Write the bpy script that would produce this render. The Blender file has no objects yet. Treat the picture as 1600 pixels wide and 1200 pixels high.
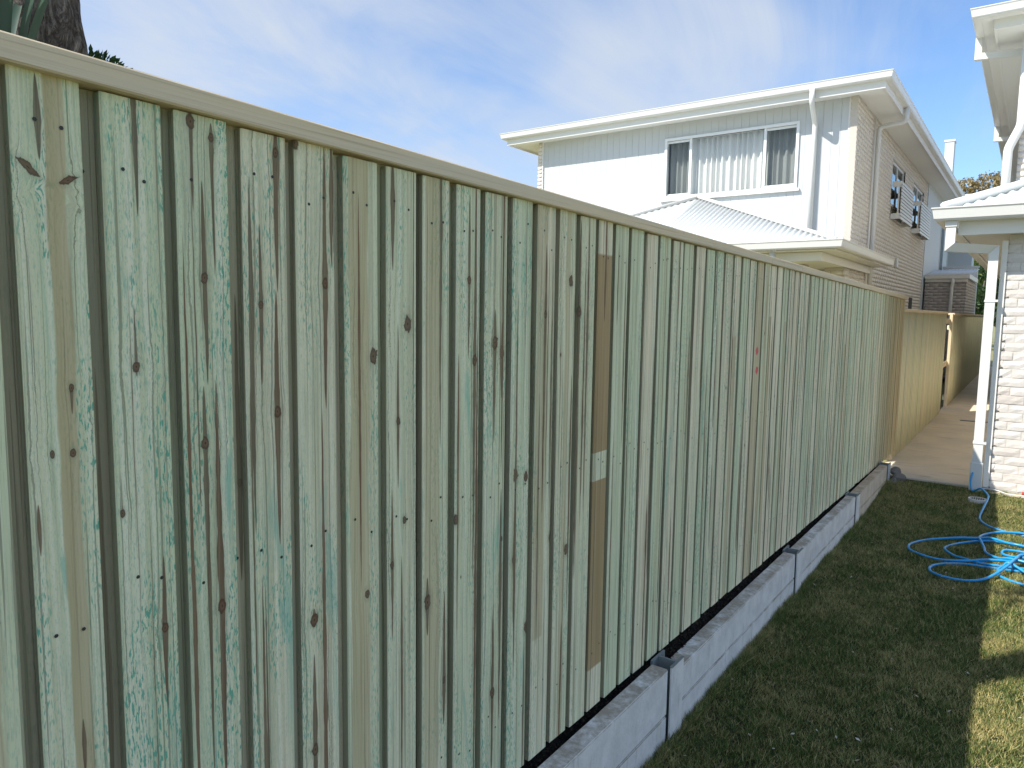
import bpy, bmesh, math, random
import numpy as np
from mathutils import Vector, Matrix
C = bpy.context.scene.collection
rnd = random.Random(11)
sc = bpy.context.scene

# ------------------------------------------------------------------ camera, sky, sun, exposure
cd = bpy.data.cameras.new('camera'); cam = bpy.data.objects.new('camera', cd); C.objects.link(cam)
cd.sensor_fit = 'HORIZONTAL'; cd.sensor_width = 36; cd.lens = 36 * 1120 / 1600
cd.clip_start = .05; cd.clip_end = 3000
r_ = Vector((0.80895297, 0.58770926, 0.01388991)); u_ = Vector((-0.07090878, 0.07409309, 0.99472718)); f_ = Vector((-0.58358122, 0.80567242, -0.10161157))
M3 = Matrix((r_, u_, -f_)).transposed()
cam.matrix_world = Matrix.Translation((0, 0, 1.8)) @ M3.to_4x4()
sc.camera = cam

SUN = Vector((.52, .75, -1)).normalized()          # direction the light travels
elev = math.asin(-SUN.z)
azim = math.atan2(-SUN.x, -SUN.y)
W = bpy.data.worlds.new('World'); sc.world = W; W.use_nodes = True
wt = W.node_tree; wt.nodes.clear()
wo = wt.nodes.new('ShaderNodeOutputWorld'); wb = wt.nodes.new('ShaderNodeBackground'); wb.inputs[1].default_value = .14
sky = wt.nodes.new('ShaderNodeTexSky'); sky.sky_type = 'NISHITA'; sky.sun_disc = False
sky.sun_elevation = elev; sky.sun_rotation = azim; sky.air_density = 1.0; sky.dust_density = .6; sky.ozone_density = 1.6
tc = wt.nodes.new('ShaderNodeTexCoord'); sx = wt.nodes.new('ShaderNodeSeparateXYZ'); wt.links.new(tc.outputs['Generated'], sx.inputs[0])
def wmath(op, a, b=0.0):
    n = wt.nodes.new('ShaderNodeMath'); n.operation = op
    for k, v in ((0, a), (1, b)):
        if isinstance(v, (int, float)): n.inputs[k].default_value = v
        else: wt.links.new(v, n.inputs[k])
    return n.outputs[0]
den = wmath('ADD', wmath('MAXIMUM', sx.outputs[2], 0.0), .22)
cx = wmath('DIVIDE', sx.outputs[0], den); cy = wmath('DIVIDE', sx.outputs[1], den)
cmb = wt.nodes.new('ShaderNodeCombineXYZ'); wt.links.new(cx, cmb.inputs[0]); wt.links.new(cy, cmb.inputs[1])
def wnoise(scale, detail, rough, off, dist=0.0, stretch=(1, 1, 1), rz=0.0):
    mp = wt.nodes.new('ShaderNodeMapping'); mp.inputs['Location'].default_value = off; mp.inputs['Scale'].default_value = stretch; mp.inputs['Rotation'].default_value = (0, 0, rz)
    wt.links.new(cmb.outputs[0], mp.inputs[0])
    n = wt.nodes.new('ShaderNodeTexNoise'); n.inputs['Scale'].default_value = scale; n.inputs['Detail'].default_value = detail; n.inputs['Roughness'].default_value = rough; n.inputs['Distortion'].default_value = dist
    wt.links.new(mp.outputs[0], n.inputs['Vector']); return n.outputs['Fac']
def wramp(v, lo, hi):
    n = wt.nodes.new('ShaderNodeMapRange'); n.interpolation_type = 'SMOOTHSTEP'; n.inputs[1].default_value = lo; n.inputs[2].default_value = hi
    wt.links.new(v, n.inputs[0]); return n.outputs[0]
big = wramp(wnoise(.85, 4, .55, (3.1, 1.7, 0), .4), .42, .66)
wisp = wramp(wnoise(1.6, 8, .64, (1.2, 5.1, 0), .9, (1, .4, 1), .7), .36, .72)
cl = wmath('MULTIPLY', wmath('ADD', wmath('MULTIPLY', big, .58), wmath('MULTIPLY', wisp, .52)), .86)
cl = wmath('MINIMUM', cl, .95)
hor = wmath('MULTIPLY', wramp(sx.outputs[2], .12, .0), .5)
cl = wmath('MAXIMUM', cl, hor)
mx = wt.nodes.new('ShaderNodeMixRGB'); wt.links.new(cl, mx.inputs[0]); tn = wt.nodes.new('ShaderNodeMixRGB'); tn.blend_type = 'MULTIPLY'; tn.inputs[0].default_value = 1; tn.inputs[2].default_value = (.40, .48, .57, 1); wt.links.new(sky.outputs[0], tn.inputs[1]); wt.links.new(tn.outputs[0], mx.inputs[1]); mx.inputs[2].default_value = (1.85, 2.0, 2.22, 1)
wt.links.new(mx.outputs[0], wb.inputs[0]); wt.links.new(wb.outputs[0], wo.inputs[0])

sl = bpy.data.lights.new('sun', 'SUN'); sl.energy = 2.5; sl.angle = math.radians(.55); sl.color = (1, .95, .87)
so = bpy.data.objects.new('sun', sl); C.objects.link(so); so.rotation_euler = SUN.to_track_quat('-Z', 'Y').to_euler()
vs = sc.view_settings; vs.view_transform = 'Standard'; vs.look = 'None'; vs.gamma = 1; vs.use_curve_mapping = False
vs.exposure = 1.45
sc.cycles.max_bounces = 8; sc.cycles.diffuse_bounces = 4; sc.cycles.transparent_max_bounces = 12

# ------------------------------------------------------------------ material helpers
class S:
    """a socket with arithmetic, so that shader maths reads like maths"""
    def __init__(s, nt, sock): s.nt = nt; s.k = sock
    def _m(s, op, b=None, c=None, rev=False, clamp=False):
        n = s.nt.nodes.new('ShaderNodeMath'); n.operation = op; n.use_clamp = clamp
        args = [s, b, c]
        if rev: args = [b, s, c]
        for i, v in enumerate(args):
            if v is None: continue
            if isinstance(v, S): s.nt.links.new(v.k, n.inputs[i])
            else: n.inputs[i].default_value = v
        return S(s.nt, n.outputs[0])
    def __add__(s, b): return s._m('ADD', b)
    __radd__ = __add__
    def __sub__(s, b): return s._m('SUBTRACT', b)
    def __rsub__(s, b): return s._m('SUBTRACT', b, rev=True)
    def __mul__(s, b): return s._m('MULTIPLY', b)
    __rmul__ = __mul__
    def __truediv__(s, b): return s._m('DIVIDE', b)
    def __rtruediv__(s, b): return s._m('DIVIDE', b, rev=True)
    def abs(s): return s._m('ABSOLUTE')
    def pow(s, b): return s._m('POWER', b)
    def sqrt(s): return s._m('SQRT')
    def sin(s): return s._m('SINE')
    def max(s, b): return s._m('MAXIMUM', b)
    def min(s, b): return s._m('MINIMUM', b)
    def gt(s, b): return s._m('GREATER_THAN', b)
    def clamp(s): return s._m('ADD', 0.0, clamp=True)
    def step(s, lo, hi):
        n = s.nt.nodes.new('ShaderNodeMapRange'); n.interpolation_type = 'SMOOTHSTEP'
        s.nt.links.new(s.k, n.inputs[0]); n.inputs[1].default_value = lo; n.inputs[2].default_value = hi
        return S(s.nt, n.outputs[0])

class Mat:
    def __init__(s, name, rough=.7, metal=0.0, spec=.4):
        s.m = bpy.data.materials.new(name); s.m.use_nodes = True; s.nt = s.m.node_tree
        s.p = s.nt.nodes['Principled BSDF']; s.p.inputs['Roughness'].default_value = rough; s.p.inputs['Metallic'].default_value = metal
        s.p.inputs['Specular IOR Level'].default_value = spec
    def new(s, t): return s.nt.nodes.new(t)
    def coord(s, kind='Object'):
        n = s.new('ShaderNodeTexCoord'); return n.outputs[kind]
    def pos(s): return s.new('ShaderNodeNewGeometry').outputs['Position']
    def island(s): return S(s.nt, s.new('ShaderNodeNewGeometry').outputs['Random Per Island'])
    def orand(s): return S(s.nt, s.new('ShaderNodeObjectInfo').outputs['Random'])
    def sep(s, v):
        n = s.new('ShaderNodeSeparateXYZ'); s.nt.links.new(v, n.inputs[0]); return [S(s.nt, o) for o in n.outputs]
    def comb(s, x, y, z):
        n = s.new('ShaderNodeCombineXYZ')
        for i, v in enumerate((x, y, z)):
            if isinstance(v, S): s.nt.links.new(v.k, n.inputs[i])
            else: n.inputs[i].default_value = v
        return n.outputs[0]
    def noise(s, vec, scale, detail=2, rough=.5, dist=0.0):
        n = s.new('ShaderNodeTexNoise'); s.nt.links.new(vec, n.inputs['Vector'])
        n.inputs['Scale'].default_value = scale; n.inputs['Detail'].default_value = detail; n.inputs['Roughness'].default_value = rough; n.inputs['Distortion'].default_value = dist
        return S(s.nt, n.outputs['Fac'])
    def voro(s, vec, scale, out='Distance', feat='F1'):
        n = s.new('ShaderNodeTexVoronoi'); n.feature = feat; s.nt.links.new(vec, n.inputs['Vector']); n.inputs['Scale'].default_value = scale
        return S(s.nt, n.outputs[out])
    def mix(s, f, a, b):
        n = s.new('ShaderNodeMixRGB')
        for i, v in enumerate((f, a, b)):
            if isinstance(v, S): s.nt.links.new(v.k, n.inputs[i])
            elif i == 0: n.inputs[0].default_value = v
            elif isinstance(v, (tuple, list)): n.inputs[i].default_value = (*v, 1) if len(v) == 3 else v
            else: s.nt.links.new(v, n.inputs[i])
        return n.outputs[0]
    def scale(s, col, f):
        n = s.new('ShaderNodeVectorMath'); n.operation = 'SCALE'; s.nt.links.new(col, n.inputs[0])
        if isinstance(f, S): s.nt.links.new(f.k, n.inputs[3])
        else: n.inputs[3].default_value = f
        return n.outputs[0]
    def attr(s, name):
        n = s.new('ShaderNodeAttribute'); n.attribute_type = 'OBJECT'; n.attribute_name = name; return n
    def afac(s, name): return S(s.nt, s.attr(name).outputs['Fac'])
    def avec(s, name): return s.sep(s.attr(name).outputs['Vector'])
    def base(s, c):
        if isinstance(c, (tuple, list)): s.p.inputs['Base Color'].default_value = (*c, 1)
        else: s.nt.links.new(c, s.p.inputs['Base Color'])
        return s
    def rough(s, v):
        s.nt.links.new(v.k, s.p.inputs['Roughness']); return s
    def bump(s, h, dist, strength=1.0):
        n = s.new('ShaderNodeBump'); n.inputs['Distance'].default_value = dist; n.inputs['Strength'].default_value = strength
        s.nt.links.new(h.k, n.inputs['Height']); s.nt.links.new(n.outputs[0], s.p.inputs['Normal']); return s

def plain(name, col, rough=.6, metal=0.0, var=.08, scale=6, bump=0.0, spec=.4):
    m = Mat(name, rough, metal, spec)
    n = m.noise(m.coord(), scale, 4, .6)
    m.base(m.scale(m.mix(0.0, col, col), n * (2 * var) + (1 - var)))
    if bump: m.bump(m.noise(m.coord(), scale * 14, 3), bump)
    return m.m

# ---- treated pine: figure of each board comes from the properties of that board (knots, resin streaks, heartwood band)
NF = 8
def pine(name, far=False):
    m = Mat(name, .82, 0, .22)
    if far:
        x, a0, z = m.sep(m.pos()); rnd_ = m.island(); a = a0 + rnd_ * 7.0
    else:
        x, a, z = m.sep(m.coord()); a = a + x * .9; rnd_ = m.orand()
    off = rnd_ * 37.0
    # grain is pushed aside round the knots
    feats = []
    ag = a
    if not far:
        wob = (m.noise(m.comb(0.0, off, z * 5.0), 1.0, 2) - .5) * .006
        kn = m.noise(m.comb(a * 110.0, off + 51.0, z * 60.0), 1.0, 3, .65) * 1.3 + .35
        for i in range(NF):
            fa = m.avec(f'f{i}a'); fb = m.avec(f'f{i}b'); fc = m.afac(f'f{i}c')
            da = a + wob - fa[0]; dz = z - fa[1]
            kr = fb[2].max(1e-5)
            if i < 2:       # two slanting spike knots can be given to a board
                sl_ = m.afac(f'slant{i}'); on = sl_.abs().gt(.001); dz2 = dz + sl_ * da
                e = ((1.0 - on) * (da * da + dz * dz * .38).sqrt() + on * (da.abs() * .55 + dz2.abs() * 1.15)) / kr * kn
            else: e = ((da * da + dz * dz * .38).sqrt()) / kr * kn
            push = (e * -.33).max(-9.0)
            ex = m.new('ShaderNodeMath'); ex.operation = 'EXPONENT'; m.nt.links.new(push.k, ex.inputs[0]); ex = S(m.nt, ex.outputs[0])
            ag = ag - da * ex * .55
            feats.append((fa, fb, fc, da, dz, e))
    g1 = m.noise(m.comb(ag * 260.0, off, z * 3.0), 1.0, 3, .6)
    g2 = m.noise(m.comb(ag * 60.0, off + 4.0, z * .8), 1.0, 2, .5)
    low = m.noise(m.comb(a * 7.0, off + 9.0, z * 1.1), 1.0, 2)
    tint = rnd_ if far else m.afac('tint')
    st1 = m.noise(m.comb(ag * 26.0, off + 71.0, z * .55), 1.0, 3, .6); st2 = m.noise(m.comb(ag * 75.0, off + 75.0, z * .4), 1.0, 2, .6)
    col = m.mix((tint * .75 + st1 * .8 - .3).step(.1, .7), (.71, .75, .49), (.93, .81, .57))
    col = m.mix(low.step(.42, .7) * .55, col, (.67, .73, .48))
    col = m.mix(st2.step(.50, .66) * .45, col, (.55, .49, .32))
    col = m.mix(st2.step(.50, .36) * .55, col, (.92, .88, .68))
    hair = m.noise(m.comb(ag * 210.0, off + 13.0, z * .9), 1.0, 2, .5).step(.60, .665)
    col = m.mix(hair * .62, col, (.20, .18, .115))
    col = m.mix(g1.step(.5, .72) * .42, col, (.38, .40, .27))
    short = m.noise(m.comb(ag * 430.0, off + 19.0, z * 14.0), 1.0, 2, .6).step(.56, .70)
    col = m.mix(short * .26, col, (.27, .28, .19))
    grime = m.noise(m.comb(a * 11.0, off + 83.0, z * 2.1), 1.0, 4, .65, .5).step(.52, .74)
    col = m.mix(grime * .2, col, (.38, .36, .27))
    if far:
        warm = m.island()._m('MULTIPLY', 13.7)._m('FRACT')
        col = m.mix(warm * .5 + .3, col, (.86, .82, .52))
    else:
        # green preservative: dashes in patches and soft stains
        spk = m.afac('spk')
        patch = m.noise(m.comb(a * 16.0, off + 21.0, z * 2.6), 1.0, 3, .6).step(.45, .63)
        dash = m.noise(m.comb(ag * 390.0, off + 2.0, z * 66.0), 1.0, 2, .45).step(.52, .66)
        fine = m.noise(m.comb(ag * 520.0, off + 5.0, z * 130.0), 1.0, 1).step(.55, .7)
        col = m.mix((dash * (patch + .10) * spk * 1.75 * (low + .35)).min(.9), col, (.12, .42, .29))
        col = m.mix((fine * .34 * spk), col, (.20, .45, .36))
        blot = m.noise(m.comb(a * 17.0, off + 31.0, z * 2.4), 1.0, 4, .65, .8).step(.57, .72)
        col = m.mix((blot * spk * .8).min(.7), col, (.22, .52, .40))
        # heartwood band
        b = m.avec('band'); bz = m.avec('bandz'); bc = m.afac('bandc')
        edge = (m.noise(m.comb(0.0, off + 41.0, z * 4.0), 1.0, 3) - .5) * .022
        bd = b[1] - (a + edge - b[0]).abs()
        bm = (bd / .003).clamp() * ((bz[1] - (z - bz[0]).abs()) / (.008 + b[1] * 0.0)).clamp() * b[2]
        gp = m.avec('gap'); bm = bm * (1.0 - ((gp[1] - (z - gp[0]).abs()) / .003).clamp() * gp[2])
        bcol = m.mix(bc, (.62, .53, .31), (.36, .21, .085))
        bcol = m.mix(low.step(.35, .7) * .45, bcol, m.mix(bc, (.50, .40, .20), (.24, .14, .06)))
        bcol = m.mix(st1.step(.45, .62) * .5, bcol, m.mix(bc, (.70, .63, .42), (.45, .29, .13)))
        bcol = m.mix(g1.step(.45, .7) * .42, bcol, (.34, .23, .10))
        col = m.mix(bm.min(.93), col, bcol)
        # resin streaks and knots
        hk = None
        for fa, fb, fc, da, dz, e in feats:
            up = dz.gt(0.0)
            L = (up * fb[0] + (1.0 - up) * fb[1]).max(1e-4)
            t = (1.0 - dz.abs() / L).max(0.0)
            wl = fa[2] * t.pow(.45) * (m.noise(m.comb(0.0, off + fa[0] * 90.0, z * 16.0), 1.0, 2) + .5)
            ms = ((wl - da.abs()) / .0011).clamp()
            scol = m.mix(fc, (.115, .10, .07), (.16, .055, .03))
            col = m.mix(ms * (.66 + g1 * .5).min(.97), col, scol)
            soft = ((fa[2] * t.pow(.4) * 3.4 - da.abs()) / (fa[2] * 3.2).max(1e-5)).clamp() * fa[2].gt(.0001)
            col = m.mix(soft * .34, col, (.34, .30, .18))
            halo = (1.0 - e / 2.1).clamp() * fb[2].gt(.0001) * .5
            col = m.mix(halo, col, (.20, .22, .14))
            mk = ((1.0 - e) / .16).clamp() * fb[2].gt(.0001)
            rings = (e * 11.0).sin() * .5 + .5
            kcol = m.mix(fc, (.12, .10, .07), (.12, .05, .03))
            kcol = m.mix((1.0 - e / .8).clamp().min(1.0) * .8, kcol, (.30, .19, .11))
            kcol = m.mix(rings * .45 * (1.0 - e).clamp(), kcol, (.10, .06, .035))
            kcol = m.mix(((.2 - e) / .1).clamp() * .8, kcol, (.05, .03, .02))
            col = m.mix(mk * .94, col, kcol)
            hk = mk if hk is None else hk + mk
        # pink marking paint
        pk = m.avec('pink')
        for q in (0, 1):
            dd = (((a - .045 - .012 * q) / .028).pow(2.0) + ((z - pk[q]) / .026).pow(2.0)).sqrt() + (m.noise(m.comb(a * 60.0, off, z * 60.0), 1.0, 2) - .5) * .9
            col = m.mix((1.0 - dd).step(0.0, .3) * pk[2], col, (.72, .16, .15))
    if not far:
        bk = m.afac('gap_shade'); col = m.mix(bk, col, m.mix(g2, (.20, .18, .11), (.28, .26, .17)))  # recessed boards toned dark brown to paint in the shade of the gaps
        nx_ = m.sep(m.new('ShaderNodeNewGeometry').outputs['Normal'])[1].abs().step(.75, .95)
        col = m.mix(nx_ * .72, col, (.22, .20, .135))  # board side faces darkened: gap shade put into the colour
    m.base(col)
    h = g1 * .6 + g2 * .5
    m.bump(h + hair * -.5, .0022 if not far else .001, .9)
    return m.m
PINE = pine('treated_pine'); PINE_FAR = pine('treated_pine_far', True)

PINE_BACK = plain('gap_shaded_back_paling', (.30, .26, .15), .85, 0, .25, 5)  # brown far back boards, darkened to paint shade into the gaps
def cap_mat():
    m = Mat('capping_pine', .78, 0, .25)
    x, yy, z = m.sep(m.pos()); isl = m.orand() * 11.0
    g = m.noise(m.comb(x * 90.0, yy * 1.6 + isl, z * 190.0), 1.0, 3, .6)
    g2 = m.noise(m.comb(x * 20.0, yy * .9 + isl, z * 45.0), 1.0, 2)
    col = m.mix(g2.step(.35, .7), (.76, .62, .41), (.70, .60, .43))
    col = m.mix(g.step(.5, .72) * .5, col, (.42, .32, .20))
    m.base(col); m.bump(g, .001); return m.m
CAP = cap_mat()

def conc_mat(name, col, dirt, stain, edge=.5):
    m = Mat(name, .85, 0, .25)
    v = m.pos(); x, yy, z = m.sep(v)
    nrm = m.sep(m.new('ShaderNodeNewGeometry').outputs['Normal'])
    n1 = m.noise(v, 9, 5, .65); n2 = m.noise(m.comb(x * 8.0, yy * 26.0, z * 5.0), 1.0, 4, .6); n3 = m.noise(v, 60, 3, .6)
    c = m.mix(n1.step(.3, .7), col, tuple(q * .82 for q in col))
    c = m.mix(n2.step(.56, .75) * stain, c, dirt)
    top = nrm[2].step(.5, .8)
    c = m.mix(top * (n1 + n3 * .5 - .1).step(.38, .8) * .85, c, dirt)
    c = m.mix(m.noise(v, 170, 2).step(.66, .74) * .6, c, tuple(q * .45 for q in col))
    m.base(c); m.bump(n3 + n1 * .7, .004, .7); return m.m
SLEEPER = conc_mat('painted_concrete', (.82, .80, .76), (.34, .28, .20), .42)
SOIL = plain('dark_soil', (.014, .012, .010), .95, 0, .4, 40, .01)
SLEEPER_TAN = conc_mat('stained_concrete', (.66, .58, .47), (.36, .27, .18), .6)
GALV = plain('weathered_galvanised_steel', (.50, .54, .57), .55, .25, .12, 14)
GALV_DARK = plain('dark_steel_edge', (.22, .25, .25), .6, .2, .2, 20)

def brick_mat(name, cols, island, rough_h=.0045):
    m = Mat(name, .85, 0, .25); r = m.island() if island else m.orand()
    f = (r * 17.31)._m('FRACT')
    c = m.mix(r, cols[0], cols[1]); c = m.mix(f.step(.7, .95), c, cols[2])
    v = m.pos(); n = m.noise(v, 45, 4, .65); n2 = m.noise(v, 11, 3, .6)
    c = m.scale(c, n * .22 + n2 * .18 + .8)
    m.base(c); m.bump(n2 * 1.2 + n * .6, rough_h, 1.0); return m.m
BRICK_CREAM = brick_mat('cream_rockface_brick', ((.68, .64, .59), (.64, .60, .55), (.60, .55, .50)), False, .0022)
BRICK_CREAM_J = brick_mat('cream_rockface_brick_joined', ((.74, .69, .62), (.68, .63, .57), (.64, .57, .51)), True, .006)
BRICK_H = brick_mat('pale_house_brick', ((.80, .74, .65), (.785, .725, .635), (.755, .685, .60)), True, .0002)
BRICK_SHED = brick_mat('grey_brown_brick', ((.44, .40, .37), (.425, .385, .36), (.40, .36, .335)), True, .0002)
MORTAR = plain('mortar', (.60, .56, .50), .9, 0, .12, 30)
MORTAR_H = plain('mortar_grey', (.58, .53, .46), .9, 0, .12, 30)
WHITE = plain('white_cladding_paint', (.57, .59, .59), .55, 0, .02, 3)
TRIM = plain('white_gutter_enamel', (.74, .73, .69), .35, 0, .02, 4)
CREAM = plain('cream_enamel', (.80, .78, .72), .45, 0, .03, 4)
SOFFIT = plain('soffit_paint', (.80, .79, .75), .7, 0, .03, 2)
ROOFM = plain('white_roof_sheet', (.58, .61, .61), .42, 0, .04, 2)
ROOFB = plain('grey_blue_roof_sheet', (.55, .60, .64), .42, 0, .04, 2)
PALEBLUE = plain('pale_blue_grey_render', (.66, .72, .76), .7, 0, .03, 2)
PIPE = plain('white_downpipe', (.72, .72, .69), .38, 0, .03, 5)
DARK = plain('dark_opening', (.03, .032, .035), .6)
GREY_FRAME = plain('white_window_frame', (.80, .81, .80), .35, 0, .02, 5)

def curtain_mat():
    m = Mat('pleated_curtain', .9, 0, .1); v = m.coord(); n = m.noise(v, 2, 2)
    m.base(m.mix(n, (.80, .78, .74), (.70, .69, .67))); return m.m
CURT = curtain_mat()
def glass_mat(name, dark, tint, refl=.12):
    m = bpy.data.materials.new(name); m.use_nodes = True; nt = m.node_tree; nt.nodes.clear()
    o = nt.nodes.new('ShaderNodeOutputMaterial'); t = nt.nodes.new('ShaderNodeBsdfTransparent'); g = nt.nodes.new('ShaderNodeBsdfGlossy'); mx = nt.nodes.new('ShaderNodeMixShader')
    t.inputs[0].default_value = (*tint, 1); g.inputs['Roughness'].default_value = .01; g.inputs[0].default_value = (.85, .9, .92, 1)
    fr = nt.nodes.new('ShaderNodeLayerWeight'); fr.inputs[0].default_value = .5
    pw = nt.nodes.new('ShaderNodeMath'); pw.operation = 'POWER'; pw.inputs[1].default_value = 4; nt.links.new(fr.outputs['Facing'], pw.inputs[0])
    ad = nt.nodes.new('ShaderNodeMath'); ad.operation = 'MULTIPLY_ADD'; ad.inputs[1].default_value = .9; ad.inputs[2].default_value = refl; nt.links.new(pw.outputs[0], ad.inputs[0])
    nt.links.new(ad.outputs[0], mx.inputs[0]); nt.links.new(t.outputs[0], mx.inputs[1]); nt.links.new(g.outputs[0], mx.inputs[2]); nt.links.new(mx.outputs[0], o.inputs[0])
    return m
GLASS = glass_mat('window_glass', 0, (.92, .94, .93), .05)
SCREEN = glass_mat('flyscreened_glass', 0, (.52, .55, .55), .02)

def lawn_mat():
    m = Mat('lawn_soil', .95, 0, .1); v = m.pos()
    n = m.noise(v, 2.2, 4, .6); n2 = m.noise(v, 60, 3, .6); n3 = m.noise(v, 9, 4, .6)
    c = m.mix(n.step(.4, .62), (.03, .035, .014), (.06, .05, .028))
    c = m.mix(n2.step(.45, .7) * .7, c, (.035, .035, .018)); c = m.mix(n3.step(.55, .75) * .4, c, (.16, .13, .07))
    m.base(c); m.bump(n2 + n3, .012); return m.m
LAWN = lawn_mat()
FIELD = plain('bounce_grass', (.24, .23, .10), .9, 0, .25, 1.5, .02)  # pale grass tone, so unseen ground bounces sun onto the fence
def grass_mat():
    m = Mat('couch_grass', .55, 0, .3); v = m.pos(); r = m.island()
    n = m.noise(v, 1.7, 4, .65); n3 = m.noise(v, 8, 3, .6)
    dry = (n * .7 + n3 * .5).step(.50, .74)
    green = m.mix(r, (.04, .085, .018), (.15, .20, .042))
    straw = m.mix(r, (.34, .29, .11), (.50, .43, .18))
    f = (r * 23.7)._m('FRACT')
    c = m.mix((dry * .55 + .22).max(0.0)._m('GREATER_THAN', f), green, straw)
    m.base(c)
    m.p.inputs['Subsurface Weight'].default_value = 0
    return m.m
GRASS = grass_mat()
def soil_mat():
    m = Mat('dark_mulch', .95, 0, .12); r = m.island()
    m.base(m.mix(r, (.010, .009, .007), (.05, .04, .03))); return m.m
MULCH = soil_mat()
def path_mat():
    m = Mat('broomed_concrete', .8, 0, .3); v = m.pos(); x, yy, z = m.sep(v)
    n = m.noise(v, 1.6, 5, .6); n2 = m.noise(m.comb(x * 3.0, yy * 9.0, z), 1.0, 4, .6); n3 = m.noise(v, 90, 3)
    c = m.mix(n.step(.35, .68), (.72, .62, .47), (.62, .54, .42)); c = m.mix(n2.step(.55, .78) * .5, c, (.24, .20, .15))
    c = m.mix(n3.step(.6, .75) * .3, c, (.2, .18, .14)); m.base(c); m.bump(n3 + n2, .002); return m.m
PATH = path_mat()
def bark_mat():
    m = Mat('rough_bark', .92, 0, .15); v = m.coord(); x, yy, z = m.sep(v)
    w = m.comb(x * 1.0, yy * 1.0, z * .42)
    n = m.noise(w, 60, 5, .72, .5); n2 = m.noise(v, 7, 3)
    rg = (m.noise(m.comb(x, yy, z * .28), 30, 5, .7, 1.2) - .5).abs() * 4.0
    c = m.mix((n * .75 + rg * .45).step(.3, .85), (.075, .06, .05), (.46, .40, .35)); c = m.mix(n2.step(.5, .75) * .4, c, (.30, .26, .22))
    m.base(c); m.bump(n + rg * .6, .02, 1.0); return m.m
BARK = bark_mat()
def leaf_mat(name, a, b, spec=.35, rough=.45):
    m = Mat(name, rough, 0, spec); r = m.island(); m.base(m.mix(r, a, b))
    tr = m.new('ShaderNodeBsdfTranslucent'); m.nt.links.new(m.mix(r, tuple(q * 1.6 for q in a), tuple(q * 1.6 for q in b)), tr.inputs[0])
    mx = m.new('ShaderNodeMixShader'); mx.inputs[0].default_value = .3
    out = [n for n in m.nt.nodes if n.type == 'OUTPUT_MATERIAL'][0]
    m.nt.links.new(m.p.outputs[0], mx.inputs[1]); m.nt.links.new(tr.outputs[0], mx.inputs[2]); m.nt.links.new(mx.outputs[0], out.inputs[0]); return m.m
LEAF_DK = leaf_mat('dark_leaf', (.025, .06, .02), (.06, .11, .035))
LEAF_YG = leaf_mat('yellow_green_leaf', (.10, .15, .03), (.22, .25, .05))
LEAF_BR = leaf_mat('bronze_leaf', (.20, .16, .07), (.32, .24, .11))
STRAP = leaf_mat('blue_green_strap_leaf', (.045, .085, .065), (.085, .14, .10))
HOSE = plain('blue_hose_plastic', (.02, .30, .62), .3, 0, .05, 12, spec=.5)
ROCK = plain('grey_rock', (.20, .185, .165), .9, 0, .3, 18, .006)
GRATEM = plain('white_plastic', (.72, .72, .70), .5)
RED = plain('red_plastic', (.55, .05, .04), .4)
NAILM = plain('dull_nail', (.05, .055, .05), .6, .3)

# ------------------------------------------------------------------ geometry helpers
def tag(o, label=None, cat=None, group=None, kind=None):
    if label: o['label'] = label
    if cat: o['category'] = cat
    if group: o['group'] = group
    if kind: o['kind'] = kind
    return o
def thing(name, loc, label, cat, group=None):
    o = bpy.data.objects.new(name, None); C.objects.link(o); o.location = loc; o.empty_display_size = .2
    return tag(o, label, cat, group)
def world_of(o):
    p = Vector((0, 0, 0))
    while o is not None: p = p + o.location; o = o.parent
    return p
def link(name, me, mat, parent=None, smooth=False):
    if mat is not None and len(me.materials) == 0: me.materials.append(mat)
    o = bpy.data.objects.new(name, me); C.objects.link(o)
    if parent is not None: o.parent = parent
    if smooth: me.polygons.foreach_set('use_smooth', [True] * len(me.polygons))
    return o
def obj(name, verts, faces, mat, parent=None, smooth=False):
    """verts are in world space; the mesh is stored relative to its parent"""
    off = world_of(parent) if parent is not None else Vector((0, 0, 0))
    me = bpy.data.meshes.new(name)
    me.from_pydata([(v[0] - off.x, v[1] - off.y, v[2] - off.z) for v in verts], [], [tuple(f) for f in faces]); me.update()
    return link(name, me, mat, parent, smooth)
def tri_mesh(name, V, F, mat, parent=None):
    """fast path for big triangle / quad soups (numpy)"""
    V = np.asarray(V, np.float32).reshape(-1, 3)
    if parent is not None: V = V - np.array(world_of(parent), np.float32)
    F = np.asarray(F, np.int32); k = F.shape[1]
    me = bpy.data.meshes.new(name)
    me.vertices.add(len(V)); me.vertices.foreach_set('co', V.ravel())
    me.loops.add(F.size); me.loops.foreach_set('vertex_index', F.ravel())
    me.polygons.add(len(F)); me.polygons.foreach_set('loop_start', np.arange(0, F.size, k, dtype=np.int32))
    me.update(calc_edges=True); me.validate()
    return link(name, me, mat, parent)
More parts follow.
